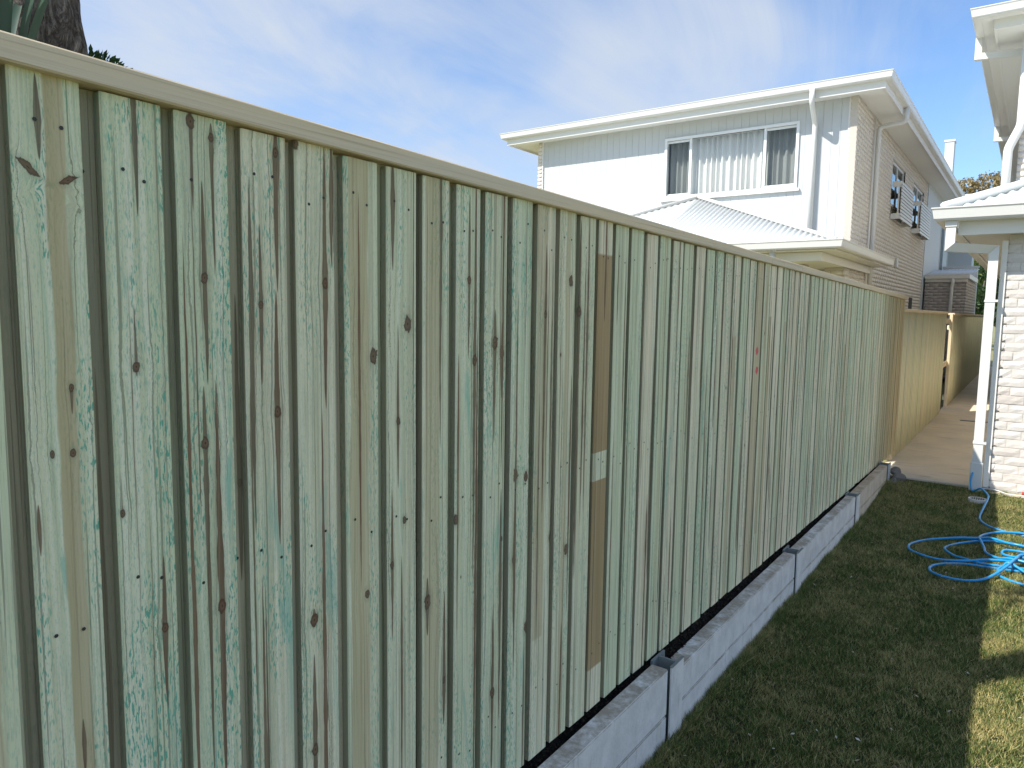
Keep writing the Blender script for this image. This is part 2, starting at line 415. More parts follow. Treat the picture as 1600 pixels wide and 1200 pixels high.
class MB:
    def __init__(s): s.v = []; s.f = []
    def add(s, v, f):
        n = len(s.v); s.v += [tuple(q) for q in v]; s.f += [tuple(i + n for i in q) for q in f]; return s
    def box(s, x0, x1, y0, y1, z0, z1, bev=0.0):
        if bev <= 0:
            v = [(x0, y0, z0), (x1, y0, z0), (x1, y1, z0), (x0, y1, z0), (x0, y0, z1), (x1, y0, z1), (x1, y1, z1), (x0, y1, z1)]
            f = [(0, 3, 2, 1), (4, 5, 6, 7), (0, 1, 5, 4), (1, 2, 6, 5), (2, 3, 7, 6), (3, 0, 4, 7)]
            return s.add(v, f)
        bm = bmesh.new(); bmesh.ops.create_cube(bm, size=1)
        for q in bm.verts: q.co = Vector(((x0 + x1) / 2 + q.co.x * (x1 - x0), (y0 + y1) / 2 + q.co.y * (y1 - y0), (z0 + z1) / 2 + q.co.z * (z1 - z0)))
        bmesh.ops.bevel(bm, geom=bm.edges[:], offset=bev, segments=1, affect='EDGES', clamp_overlap=True)
        bm.verts.index_update(); s.add([q.co.copy() for q in bm.verts], [[q.index for q in f.verts] for f in bm.faces]); bm.free(); return s
    def tube(s, pts, r, n=10, caps=True):
        pts = [Vector(p) for p in pts]; rr = r if isinstance(r, (list, tuple)) else [r] * len(pts)
        t0 = (pts[1] - pts[0]).normalized(); ref = Vector((0, 0, 1)) if abs(t0.z) < .9 else Vector((1, 0, 0))
        nrm = t0.cross(ref).normalized(); base = len(s.v); V = []
        for i, p in enumerate(pts):
            if i == 0: t = t0
            elif i == len(pts) - 1: t = (pts[i] - pts[i - 1]).normalized()
            else: t = ((pts[i] - pts[i - 1]).normalized() + (pts[i + 1] - pts[i]).normalized()).normalized()
            nrm = (nrm - t * nrm.dot(t)).normalized(); b = t.cross(nrm)
            for k in range(n):
                a = 2 * math.pi * k / n; V.append(p + (nrm * math.cos(a) + b * math.sin(a)) * rr[i])
        F = []
        for i in range(len(pts) - 1):
            for k in range(n): F.append((i * n + k, i * n + (k + 1) % n, (i + 1) * n + (k + 1) % n, (i + 1) * n + k))
        if caps: F.append(tuple(range(n - 1, -1, -1))); F.append(tuple((len(pts) - 1) * n + k for k in range(n)))
        return s.add(V, F)
    def sweep(s, path, prof, closed=False):
        """prof: (outward, up) points, swept along a horizontal path; outward is to the right of travel"""
        P = [Vector(p) for p in path]; n = len(P); m = len(prof); V = []
        for i in range(n):
            d1 = (P[i] - P[i - 1]) if (i > 0 or closed) else (P[1] - P[0]); d2 = (P[(i + 1) % n] - P[i]) if (i < n - 1 or closed) else d1
            d1 = Vector((d1.x, d1.y, 0)).normalized(); d2 = Vector((d2.x, d2.y, 0)).normalized()
            o1 = Vector((d1.y, -d1.x, 0)); o2 = Vector((d2.y, -d2.x, 0)); o = (o1 + o2).normalized(); k = 1 / max(.3, o.dot(o1))
            for (a, b) in prof: V.append(P[i] + o * (a * k) + Vector((0, 0, b)))
        F = []
        for i in range(n if closed else n - 1):
            j = (i + 1) % n
            for k in range(m): F.append((i * m + k, j * m + k, j * m + (k + 1) % m, i * m + (k + 1) % m))
        if not closed: F.append(tuple(range(m))); F.append(tuple((n - 1) * m + k for k in range(m - 1, -1, -1)))
        return s.add(V, F)
    def build(s, name, mat, parent=None, smooth=False): return obj(name, s.v, s.f, mat, parent, smooth)
def smooth_path(pts, n=8):
    """Catmull-Rom through the points"""
    P = [Vector(p) for p in pts]; out = []
    for i in range(len(P) - 1):
        a = P[max(i - 1, 0)]; b = P[i]; c = P[i + 1]; d = P[min(i + 2, len(P) - 1)]
        for k in range(n):
            t = k / n
            out.append(.5 * ((2 * b) + (c - a) * t + (2 * a - 5 * b + 4 * c - d) * t * t + (3 * b - a - 3 * c + d) * t ** 3))
    out.append(P[-1]); return out
def bend(pts, r=.09, k=5):
    """rounds the corners of a pipe run"""
    P = [Vector(p) for p in pts]; out = [P[0]]
    for i in range(1, len(P) - 1):
        a = P[i] + (P[i - 1] - P[i]).normalized() * min(r, (P[i - 1] - P[i]).length * .45); c = P[i] + (P[i + 1] - P[i]).normalized() * min(r, (P[i + 1] - P[i]).length * .45)
        for j in range(k + 1):
            t = j / k; out.append(a * (1 - t) ** 2 + P[i] * 2 * t * (1 - t) + c * t * t)
    out.append(P[-1]); return out
GUTTER = [(0, 0), (.085, 0), (.10, .02), (.115, .10), (.125, .115), (.125, .125), (.108, .125), (.10, .105), (.09, .03), (0, .03)]
def brick_rects(u0, u1, z0, z1, holes=(), bl=.23, bh=.076, j=.010, jv=None):
    jv = j if jv is None else jv
    R = []; z = z0; k = 0
    while z + bh * .5 < z1:
        ze = min(z + bh, z1); u = u0 - (0 if k % 2 == 0 else (bl + jv) / 2)
        while u < u1:
            a, b = max(u, u0), min(u + bl, u1)
            segs = [(a, b)]
            for (h0, h1, g0, g1) in holes:
                if ze > g0 + .01 and z < g1 - .01:
                    ns = []
                    for (p, q) in segs:
                        if q <= h0 or p >= h1: ns.append((p, q))
                        else:
                            if p < h0: ns.append((p, h0))
                            if q > h1: ns.append((h1, q))
                    segs = ns
            R += [(p, q, z, ze) for p, q in segs if q - p > .03]
            u += bl + jv
        z += bh + j; k += 1
    return R
BOXF = np.array([(0, 3, 2, 1), (4, 5, 6, 7), (0, 1, 5, 4), (1, 2, 6, 5), (2, 3, 7, 6), (3, 0, 4, 7)], np.int32)
def boxes(name, B, mat, parent=None):
    """many boxes (x0,x1,y0,y1,z0,z1) as one mesh"""
    B = np.asarray(B, np.float64); n = len(B)
    ix = np.array([(0, 2, 4), (1, 2, 4), (1, 3, 4), (0, 3, 4), (0, 2, 5), (1, 2, 5), (1, 3, 5), (0, 3, 5)])
    V = B[:, ix].reshape(-1, 3); F = (BOXF[None] + (np.arange(n) * 8)[:, None, None]).reshape(-1, 4)
    return tri_mesh(name, V, F, mat, parent)
def brick_face(name, rects, axis, c, out, mat, parent, proud=.008, seed=1):
    """joined bricks on a wall plane. axis 'x': wall runs along x at y=c; 'y': runs along y at x=c; out = +1/-1 facing"""
    g = random.Random(seed); B = []
    for (u0, u1, z0, z1) in rects:
        p = proud + g.uniform(-.0006, .0006); a, b = (c - .03, c + p) if out > 0 else (c - p, c + .03)
        B.append((u0, u1, a, b, z0, z1) if axis == 'x' else (a, b, u0, u1, z0, z1))
    o = boxes(name, B, mat, parent); o['kind'] = 'stuff'; return o
def corrugated(name, origin, along, up, width, vlo, vmax, mat, parent, pitch=.076, amp=.009, per=6):
    """sheet: 'along' the eave, ribs run 'up' the slope from vlo(u) to vmax(u)"""
    A = Vector(along).normalized(); U = Vector(up).normalized(); N = A.cross(U).normalized()
    if N.z < 0: N = -N
    O = Vector(origin); n = int(width / pitch * per); V = []; F = []
    for i in range(n + 1):
        u = width * i / n; h = amp * math.sin(2 * math.pi * u / pitch)
        lo, hi = vlo(u), max(vlo(u) + .002, vmax(u))
        V += [O + A * u + U * lo + N * h, O + A * u + U * hi + N * h, O + A * u + U * lo + N * (h - .004), O + A * u + U * hi + N * (h - .004)]
    for i in range(n):
        a = i * 4; b = a + 4; F += [(a, b, b + 1, a + 1), (a + 2, a + 3, b + 3, b + 2), (a, a + 2, b + 2, b), (a + 1, b + 1, b + 3, a + 3)]
    return obj(name, V, F, mat, parent, True)
def leaf_cloud(name, pts, size, mat, parent, seed=1, aspect=2.2, squash=1.0):
    """one small bent leaf (two quads) per point; pts numpy (n,3)"""
    g = np.random.default_rng(seed); n = len(pts)
    d = g.normal(size=(n, 3)); d[:, 2] -= .3; d /= np.linalg.norm(d, axis=1)[:, None]
    e = g.normal(size=(n, 3)); e -= d * (e * d).sum(1)[:, None]; e /= np.linalg.norm(e, axis=1)[:, None]
    nn = np.cross(d, e); L = size * g.uniform(.6, 1.3, (n, 1)); w = L / aspect
    P = np.asarray(pts)
    V = np.stack([P, P + d * L * .5 - e * w * .5 + nn * w * .15, P + d * L, P + d * L * .5 + e * w * .5 + nn * w * .15], 1).reshape(-1, 3)
    F = (np.array([[0, 1, 2], [0, 2, 3]])[None] + (np.arange(n) * 4)[:, None, None]).reshape(-1, 3)
    o = tri_mesh(name, V, F, mat, parent); o['kind'] = 'stuff'; return o

# ------------------------------------------------------------------ ground, lawn, path
def smooth(t): t = max(0.0, min(1.0, t)); return t * t * (3 - 2 * t)
def lawn_z(x, y):
    return .075 * smooth((y - 7.2) / 1.25) + .006 * math.sin(x * 5.1 + y * 2.3) * math.sin(y * 3.7 - x) + .004 * math.sin(x * 13 + 1) * math.sin(y * 11)
tag(obj('ground', [(-900, -900, -.12), (900, -900, -.12), (900, 900, -.12), (-900, 900, -.12)], [(0, 1, 2, 3)], FIELD), 'flat brown green ground spreading out beyond the houses', 'ground', None, 'structure')
xs = np.linspace(-1.14, 2.5, 60); ys = np.linspace(-4, 8.62, 130)
V = [(x, y, lawn_z(x, y)) for y in ys for x in xs]; n = len(xs)
F = [(j * n + i, j * n + i + 1, (j + 1) * n + i + 1, (j + 1) * n + i) for j in range(len(ys) - 1) for i in range(n - 1)]
tag(obj('yard', [(2.5, -6, -.002), (14, -6, -.002), (14, 8.4, -.002), (2.5, 8.4, -.002)], [(0, 1, 2, 3)], FIELD), 'unseen mown grass added right of the lawn to bounce sun onto the fence', 'yard', None, 'structure')  # sheet added out of view as a sun bounce for the fence
tag(obj('lawn', V, F, LAWN, None, True), 'lawn ground running along the low concrete retaining wall', 'lawn', None, 'structure')
def grass(x0, x1, y0, y1, dens, seed, hmul=1.0):
    g = np.random.default_rng(seed); n = int((x1 - x0) * (y1 - y0) * dens)
    x = g.uniform(x0, x1, n); y = g.uniform(y0, y1, n)
    keep = ~((y > 8.47) & (x < -.2)); x = x[keep]; y = y[keep]; n = len(x)
    s = np.clip((y - 7.2) / 1.25, 0, 1); z = .075 * s * s * (3 - 2 * s) + .006 * np.sin(x * 5.1 + y * 2.3) * np.sin(y * 3.7 - x) + .004 * np.sin(x * 13 + 1) * np.sin(y * 11)
    clump = .5 + .5 * np.sin(x * 31 + 3 * np.sin(y * 17)) * np.sin(y * 27 + 2 * np.sin(x * 19))
    h = g.uniform(.010, .030, n) * (.6 + .8 * clump) * hmul; a = g.uniform(0, 2 * np.pi, n); lean = g.uniform(.15, 1.2, n) * h
    w = g.uniform(.0011, .0022, n); b = g.uniform(0, 2 * np.pi, n)
    P = np.stack([x, y, z - .002], 1)
    tip = P + np.stack([np.cos(a) * lean, np.sin(a) * lean, h], 1); sd = np.stack([np.cos(b) * w, np.sin(b) * w, 0 * w], 1)
    return np.stack([P - sd, P + sd, tip], 1).reshape(-1, 3)
GV = np.concatenate([grass(-1.125, .9, 1.6, 5.0, 42000, 3), grass(-1.125, .9, 5.0, 8.6, 30000, 4, 1.05), grass(.9, 2.4, 1.6, 8.6, 9000, 5, 1.1)])
GV = np.concatenate([GV, grass(-1.128, -1.085, 1.6, 8.4, 60000, 7, 1.9)])
go = tri_mesh('grass', GV, np.arange(len(GV)).reshape(-1, 3), GRASS)
tag(go, 'short couch grass of the lawn beside the retaining wall', 'grass', None, 'stuff')

pth = tag(bpy.data.objects.new('path', None), 'narrow tan concrete path between timber fence and cream brick wall', 'path', None, 'structure'); C.objects.link(pth)
MB().box(-1.30, -.262, 8.53, 14.50, -.08, .10, .008).build('slab', PATH, pth)
MB().box(-1.30, -.262, 14.512, 20.0, -.08, .101, .008).build('slab', PATH, pth)
MB().box(-1.30, -.262, 20.012, 30.0, -.08, .10, .008).build('slab', PATH, pth)
m = MB().box(-.262, 3.0, 8.36, 8.47, -.08, .085, .008); m.build('slab', PATH, pth)
sd = thing('strip_drain', (-.60, 13.9, .104), 'thin dark strip drain set across the tan concrete path', 'drain')
MB().box(-.88, -.30, 13.83, 13.93, .1005, .106).build('channel', DARK, sd)
m = MB()
for k in range(20): m.box(-.87 + k * .029, -.857 + k * .029, 13.84, 13.92, .1062, .109)
q = m.build('grating_bars', GALV, sd); q['kind'] = 'stuff'

# ------------------------------------------------------------------ timber fence
PITCH = .1258; Y0 = .437; SLOPE = -.0172; FB = .375
def board_mesh(seed, w=.1, t=.02, L=1.778):
    g = random.Random(seed); e = .0025
    sec = [(-t, 0), (-t, w), (-e, w), (0, w - e), (0, e), (-e, 0)]
    lv = [0, .45, .9, 1.35, L]; V = []; F = []
    for i, z in enumerate(lv):
        bx = g.uniform(-.0009, .0009) if 0 < i < 4 else 0; by = g.uniform(-.0006, .0006)
        V += [(a + bx, b + by, z + ((b - .05) * g.uniform(-.06, .06) if i == 0 else 0)) for a, b in sec]
    for i in range(4):
        for k in range(6): F.append((i * 6 + k, i * 6 + (k + 1) % 6, (i + 1) * 6 + (k + 1) % 6, (i + 1) * 6 + k))
    F += [tuple(range(5, -1, -1)), tuple(range(24, 30))]
    me = bpy.data.meshes.new('paling'); me.from_pydata(V, [], F); me.update(); me.materials.append(PINE); return me
BM = [board_mesh(s) for s in range(5)]
FEAT = {
0: [(0.0222, 1.635, 0.0, 0.0, 0.0, 0.0115, 0.3), (0.0769, 1.624, 0.0, 0.0, 0.0, 0.0096, 0.8), (0.0669, 1.3, 0.0, 0.043, 0.0023, 0.0045, 0.5), (0.0346, 1.198, 0.0, 0.0, 0.0, 0.0043, 0.2), (0.0651, 1.195, 0.0, 0.0, 0.0, 0.0053, 0.5), (0.0374, 1.705, 0.07, 0.056, 0.0039, 0.0, 0.1), (0.0598, 0.704, 0.044, 0.055, 0.0029, 0.0, 0.6), (0.0112, 1.082, 0.04, 0.043, 0.0026, 0.0, 0.7)],
1: [(0.0545, 1.769, 0.062, 0.182, 0.0037, 0.0, 0.05), (0.0417, 1.335, 0.108, 0.016, 0.0021, 0.0068, 0.4), (0.0095, 1.087, 0.077, 0.011, 0.001, 0.005, 0.4), (0.0765, 0.86, 0.135, 0.156, 0.0035, 0.0065, 0.7), (0.1104, 0.867, 0.012, 0.165, 0.003, 0.0049, 0.8)],
2: [(0.0307, 1.764, 0.02, 0.158, 0.003, 0.0096, 0.3), (0.0691, 1.744, 0.026, 0.249, 0.0031, 0.006, 0.4), (0.0486, 1.492, 0.174, 0.197, 0.0038, 0.008, 0.4), (0.0402, 1.188, 0.107, 0.672, 0.0038, 0.0081, 0.4), (0.0644, 0.866, 0.439, 0.369, 0.006, 0.0096, 0.8)],
3: [(0.0758, 1.746, 0.049, 0.274, 0.0051, 0.0071, 0.6), (0.0367, 1.448, 0.158, 0.16, 0.0036, 0.0057, 0.5), (0.0715, 1.234, 0.245, 0.279, 0.0068, 0.0085, 0.7), (0.01, 1.189, 0.101, 0.617, 0.0021, 0.0, 0.5)],
4: [(0.0733, 1.495, 0.29, 0.271, 0.0094, 0.0082, 0.7), (0.0003, 1.773, 0.0, 0.0, 0.0, 0.0099, 0.2), (0.0336, 0.762, 0.026, 0.017, 0.0043, 0.011, 0.7), (0.0319, 0.463, 0.223, 0.091, 0.0053, 0.0098, 0.4), (0.0917, 1.689, 0.106, 0.162, 0.0043, 0.0, 0.5)],
5: [(0.0839, 1.341, 0.0, 0.0, 0.0, 0.0127, 0.3), (0.0613, 0.779, 0.0, 0.0, 0.0, 0.008, 0.3)],
6: [(0.0692, 1.416, 0.0, 0.0, 0.0, 0.0141, 0.4), (0.036, 1.181, 0.239, 0.166, 0.0032, 0.0069, 0.4), (0.0152, 0.828, 0.191, 0.196, 0.0032, 0.0069, 0.5), (0.0573, 0.931, 0.0, 0.0, 0.0, 0.0072, 0.3), (0.0191, 1.717, 0.08, 0.177, 0.0051, 0.0, 0.3)],
7: [(0.0181, 0.693, 0.066, 0.091, 0.0061, 0.0137, 0.3), (0.0851, 0.452, 0.253, 0.129, 0.0053, 0.0063, 0.4)],
8: [(0.0528, 1.535, 0.225, 0.214, 0.004, 0.0086, 0.5), (0.0801, 1.32, 0.51, 0.617, 0.0056, 0.0111, 0.6), (0.0035, 0.889, 0.0, 0.0, 0.0, 0.0107, 0.4)],
9: [(0.0458, 1.367, 0.095, 0.289, 0.006, 0.0167, 0.4), (0.0796, 1.339, 0.088, 0.133, 0.0046, 0.0123, 0.5), (0.053, 0.323, 0.279, 0.309, 0.0063, 0.0126, 0.5)],
10: [(0.0293, 0.964, 0.0, 0.0, 0.0, 0.0159, 0.2), (0.0836, 0.949, 0.0, 0.0, 0.0, 0.0111, 0.5), (0.0258, 0.7, 0.15, 0.215, 0.0067, 0.0107, 0.3), (0.0971, 0.463, 0.0, 0.0, 0.0, 0.0143, 0.6)],
11: [(0.0481, 1.45, 0.215, 0.635, 0.0054, 0.0087, 0.5), (0.1032, 0.722, 0.298, 0.354, 0.0078, 0.0124, 0.4)],
12: [(0.0702, 1.557, 0.0, 0.0, 0.0, 0.0128, 0.4), (0.0754, 0.655, 0.0, 0.0, 0.0, 0.0133, 0.3)],
13: [(0.0015, 1.465, 0.302, 0.927, 0.0083, 0.0133, 0.4), (0.056, 1.391, 0.403, 0.631, 0.0087, 0.0, 0.4)],
}
PAINT = {0: dict(slant=(.75, -.45), band=(.060, .0155, .8), bandz=(.88, 1.2, 0), bandc=.16, spk=.75, tint=.25), 1: dict(spk=1.15, tint=.1), 2: dict(spk=.95, tint=.1), 3: dict(spk=.7, tint=.5),
         4: dict(spk=.6, tint=.45), 5: dict(band=(.040, .030, .75), bandz=(.9, 1.2, 0), bandc=.0, spk=.6, tint=.3), 6: dict(spk=.45, tint=.35), 7: dict(band=(.035, .030, .6), bandz=(.9, 1.2, 0), bandc=.05, spk=.6, tint=.4),
         8: dict(spk=.8, tint=.2), 9: dict(spk=.7, tint=.3), 10: dict(spk=.65, tint=.1), 11: dict(band=(.03, .03, .5), bandz=(1.2, .8, 0), bandc=.25, spk=.5, tint=.6),
         12: dict(band=(.055, .016, .6), bandz=(.8, 1.2, 0), bandc=.1, spk=.5, tint=.4), 13: dict(spk=.4, tint=.4),
         14: dict(band=(.05, .08, 1.0), bandz=(.91, .757, 0), bandc=.72, gap=(.913, .053, 1.0), spk=.2, tint=.6),
         28: dict(band=(.05, .08, .72), bandz=(.9, 1.2, 0), bandc=.12, pink=(1.292, 1.185, 1.0), spk=.1, tint=.7)}
def dress(o, i, back=False):
    g = random.Random(1000 + i * 7 + (3 if back else 0))
    p = {} if back else PAINT.get(i, {})
    o['spk'] = p.get('spk', g.choice((.15, .3, .45, .6, .8)) * (.4 if back else 1)); o['tint'] = p.get('tint', g.choice((.05, .2, .4, .7, 1.0)))
    band = p.get('band'); bz = p.get('bandz', (.9, 1.2, 0)); bc = p.get('bandc', g.random() * .35)
    if band is None and i not in PAINT and g.random() < (.55 if back else .42): band = (g.uniform(.015, .085), g.uniform(.008, .028), g.uniform(.35, .85)); bz = (g.uniform(.3, 1.5), g.uniform(.5, 1.4), 0)
    if i >= 60 and not back: band = (.05, .09, min(.95, .35 + .09 * (i - 60))); bz = (.9, 1.3, 0); bc = g.uniform(.0, .35)
    o['gap_shade'] = g.uniform(.35, .95) if back else 0.0  # strength of the painted gap shade, recessed boards only
    if band: o['band'] = band; o['bandz'] = bz; o['bandc'] = bc
    if 'slant' in p: o['slant0'], o['slant1'] = p['slant']
    if 'gap' in p: o['gap'] = p['gap']
    if 'pink' in p: o['pink'] = p['pink']
    fs = [] if back else list(FEAT.get(i, []))
    want = g.choice((0, 1, 1)) if back else (0 if i in FEAT and len(fs) > 3 else g.choice((0, 1, 1, 2)))
    for q_ in range(3 if not back else 1):
        if len(fs) < NF - 1: fs.append((g.uniform(.006, .094), g.uniform(.1, 1.7), g.uniform(.12, .8), g.uniform(.12, .8), g.choice((.0009, .0014, .002, .003, .0042)), 0, g.choice((.2, .5, .8, 1.0))))
    for _ in range(want):
        if len(fs) >= NF: break
        w = g.choice((0, .0014, .0022, .0032, .0045, .006)); fs.append((g.uniform(.008, .092), g.uniform(.08, 1.7), g.uniform(.06, .6), g.uniform(.06, .6), w, g.choice((0, 0, .003, .0045, .006)) if w else g.choice((.0025, .004, .0055)), g.random()))
    for k, (a, z, up, dn, w, kr, c) in enumerate(fs[:NF]):
        o[f'f{k}a'] = (a, z, min(w * 1.5, .0075)); o[f'f{k}b'] = (up, dn, min(kr * .95, .013)); o[f'f{k}c'] = float(c)
fence = thing('paling_fence', (-1.23, 4.5, .3), 'tall lapped pine paling fence stained pale green, rising behind the concrete sleeper wall', 'fence', 'timber paling fences')
N0, N1 = -9, 71
nails = MB()
def nail(x, y, z, r=.0034):
    nails.add([(x + .0007, y + r * math.cos(k * 1.0472), z + r * math.sin(k * 1.0472)) for k in range(6)], [tuple(range(6))])
for i in range(N0, N1 + 1):
    for back in (True, False):
        if back and i == N1: continue
        g = random.Random(i * 2 + back); y = Y0 + i * PITCH + (.0629 if back else 0) + g.uniform(-.003, .003)
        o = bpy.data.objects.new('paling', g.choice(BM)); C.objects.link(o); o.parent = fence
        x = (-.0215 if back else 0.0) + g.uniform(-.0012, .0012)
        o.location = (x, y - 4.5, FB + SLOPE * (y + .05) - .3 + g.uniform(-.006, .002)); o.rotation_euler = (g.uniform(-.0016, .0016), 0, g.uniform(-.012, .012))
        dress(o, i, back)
        if not back and i in PAINT and 'band' in PAINT[i] and PAINT[i].get('bandc', 0) > .5: o['label'] = 'brown stained paling with one pale patch'
        if i == 28 and not back: o['label'] = 'olive paling with two pink paint spots'
        zb = FB + SLOPE * y
        for zz in (1.675, .93, .22):
            for a in ((.03, .072) if not back else (.045,)):
                nail(-1.23 + x, y + a + g.uniform(-.006, .006), zb + zz + g.uniform(-.035, .035))
q = nails.build('nail_heads', NAILM, fence); q['kind'] = 'stuff'
YA, YB = Y0 + N0 * PITCH - .02, Y0 + (N1 + 1) * PITCH + .0
def sloped_box(x0, x1, y0, y1, z0, z1, name, mat, par, bev=.003):
    m = MB().box(x0, x1, y0, y1, z0, z1, bev); m.v = [(a, b, c + SLOPE * b) for a, b, c in m.v]; return m.build(name, mat, par)
zc = FB + 1.778
cuts = [YA, 4.148, 4.388, 4.79, YB]
for a, b in zip(cuts, cuts[1:]): sloped_box(-1.335, -1.212, a + .0015, b, zc - .004 + .004, zc + .040, 'capping', CAP, fence)
for zr in (.20, .92, 1.66): sloped_box(-1.328, -1.281, YA, YB, FB + zr - .04, FB + zr + .04, 'rail', PINE_FAR, fence)
for k in range(5): sloped_box(-1.43, -1.33, -.4 + k * 2.4, -.3 + k * 2.4, -.2, zc - .02, 'post', PINE_FAR, fence)

def far_fence(y0, y1, top, bottom, label, gap=.1258, seed=5):
    t = thing('paling_fence', (-1.25, (y0 + y1) / 2, .1), label, 'fence', 'timber paling fences'); g = random.Random(seed); B = []; y = y0
    while y < y1 - .05:
        w = min(.1, y1 - y)
        B.append((-1.274, -1.25 + g.uniform(-.002, .002), y, y + w, bottom + g.uniform(-.01, .01), top)); y2 = y + .0629
        if y2 + .1 < y1: B.append((-1.292, -1.2755, y2, y2 + .1, bottom, top))
        y += gap
    q = boxes('paling', [b for b in B if b[1] > -1.26], PINE_FAR, t); q['kind'] = 'stuff'
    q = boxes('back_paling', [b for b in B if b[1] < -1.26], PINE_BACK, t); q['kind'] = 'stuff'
    MB().box(-1.34, -1.232, y0, y1, top + .001, top + .038, .003).build('capping', CAP, t)
    for zr in (.25, .92, 1.6): MB().box(-1.34, -1.294, y0, y1, zr - .04, zr + .04).build('rail', PINE_FAR, t)
    return t
f2 = far_fence(9.505, 14.72, 1.848, .115, 'lower paling fence section beside the concrete path, stepped down from the tall fence')
# open bay where one length of palings is missing: rails run on to the next post
for zr in (.92, 1.72): MB().box(-1.34, -1.294, 14.721, 15.86, zr - .045, zr + .045).build('rail', CAP, f2)
f3 = far_fence(15.96, 29.0, 1.835, .115, 'far paling fence beyond the open gap, shaded at the end of the path', seed=8)
MB().box(-1.30, -1.25, 15.862, 15.958, .05, 1.86, .004).build('post', CAP, f3)
MB().box(-1.35, -1.255, 9.38, 9.48, .1, 1.82, .004).build('post', CAP, f2)

# ------------------------------------------------------------------ concrete sleeper retaining wall
wall = thing('retaining_wall', (-1.15, 4.5, 0), 'low retaining wall of white painted concrete sleepers between steel posts', 'retaining wall')
bays = [(-1.2, .60, .335, .20, SLEEPER), (.75, 2.695, .327, .20, SLEEPER), (2.845, 4.675, .278, .155, SLEEPER), (4.825, 6.585, .262, .16, SLEEPER), (6.735, 8.225, .257, .15, SLEEPER_TAN)]
def sleeper(y0, y1, z0, z1, mat, seed):
    g = random.Random(seed); bm = bmesh.new(); bmesh.ops.create_cube(bm, size=1)
    for v in bm.verts: v.co = Vector((-1.1675 + v.co.x * .075, (y0 + y1) / 2 + v.co.y * (y1 - y0), (z0 + z1) / 2 + v.co.z * (z1 - z0)))
    bmesh.ops.bevel(bm, geom=bm.edges[:], offset=.004, segments=2, affect='EDGES')
    le = [e for e in bm.edges if abs(e.verts[0].co.y - e.verts[1].co.y) > .5]
    bmesh.ops.subdivide_edges(bm, edges=le, cuts=30, use_grid_fill=True)
    for v in bm.verts:
        if z1 - v.co.z < .012:
            if g.random() < .12: v.co.z -= g.uniform(0, .004)
            if g.random() < .08 and v.co.x > -1.135: v.co.x -= g.uniform(0, .005)
    bm.verts.index_update(); r = ([v.co.copy() for v in bm.verts], [[v.index for v in f.verts] for f in bm.faces]); bm.free()
    return obj('sleeper', r[0], r[1], mat, wall)
for k, (y0, y1, zt, h, mt) in enumerate(bays):
    sleeper(y0, y1, zt - h, zt, mt, k)
    sleeper(y0, y1, zt - h - .205, zt - h - .006, mt, k + 20)
for yp, zt, mt in ((.675, .325, SLEEPER), (2.77, .333, SLEEPER), (4.75, .285, SLEEPER), (6.66, .268, SLEEPER), (8.30, .268, GALV)):
    p = MB().box(-1.127, -1.117, yp - .062, yp + .062, -.2, zt - .004, .0015).build('steel_post', SLEEPER if mt is SLEEPER else GALV, wall)
    m = MB().box(-1.205, -1.1275, yp - .005, yp + .005, -.2, zt); m.build('web', GALV_DARK, p)
    m = MB().box(-1.2155, -1.2055, yp - .062, yp + .062, -.2, zt); m.build('back_flange', GALV_DARK, p)
    m = MB().box(-1.128, -1.1165, yp - .063, yp + .063, zt - .0035, zt); m.build('top_edge', GALV_DARK, p)
V = []; ny = 60
for k in range(ny + 1):
    y = -1.2 + (8.5 + 1.2) * k / ny; V += [(-9.0, y, FB + SLOPE * y - .03), (-1.31, y, FB + SLOPE * y + .015), (-1.252, y, FB + SLOPE * y - .02), (-1.204, y, FB + SLOPE * y - .072)]
tag(obj('soil_strip', V, [(4 * k + j, 4 * k + j + 1, 4 * k + j + 5, 4 * k + j + 4) for k in range(ny) for j in range(3)], SOIL), 'dark soil filling the strip between the fence and the sleepers', 'soil', None, 'structure')
g = np.random.default_rng(2); nc = 9000
cy_ = g.uniform(.5, 8.3, nc); cx_ = g.uniform(-1.25, -1.196, nc); cz_ = FB + SLOPE * cy_ - .068 + np.clip((-1.204 - cx_) * .9, 0, .045) + g.uniform(-.004, .02, nc) * (1 + .6 * np.sin(cy_ * 9))
tet = np.array([(0, 0, 1), (.94, 0, -.33), (-.47, .82, -.33), (-.47, -.82, -.33)])
sz = g.uniform(.002, .0095, (nc, 1, 1)) * g.uniform(.5, 1.4, (nc, 1, 3)); rot = g.uniform(0, 6.28, nc)
T = tet[None] * sz; cR, sR = np.cos(rot)[:, None], np.sin(rot)[:, None]
T = np.stack([T[..., 0] * cR - T[..., 2] * sR, T[..., 1], T[..., 0] * sR + T[..., 2] * cR], -1) + np.stack([cx_, cy_, cz_], 1)[:, None]
mo = tri_mesh('mulch', T.reshape(-1, 3), (np.array([(0, 1, 2), (0, 2, 3), (0, 3, 1), (1, 3, 2)])[None] + (np.arange(nc) * 4)[:, None, None]).reshape(-1, 3), MULCH)
tag(mo, 'loose dark clods lying behind the concrete sleepers', 'mulch', None, 'stuff')
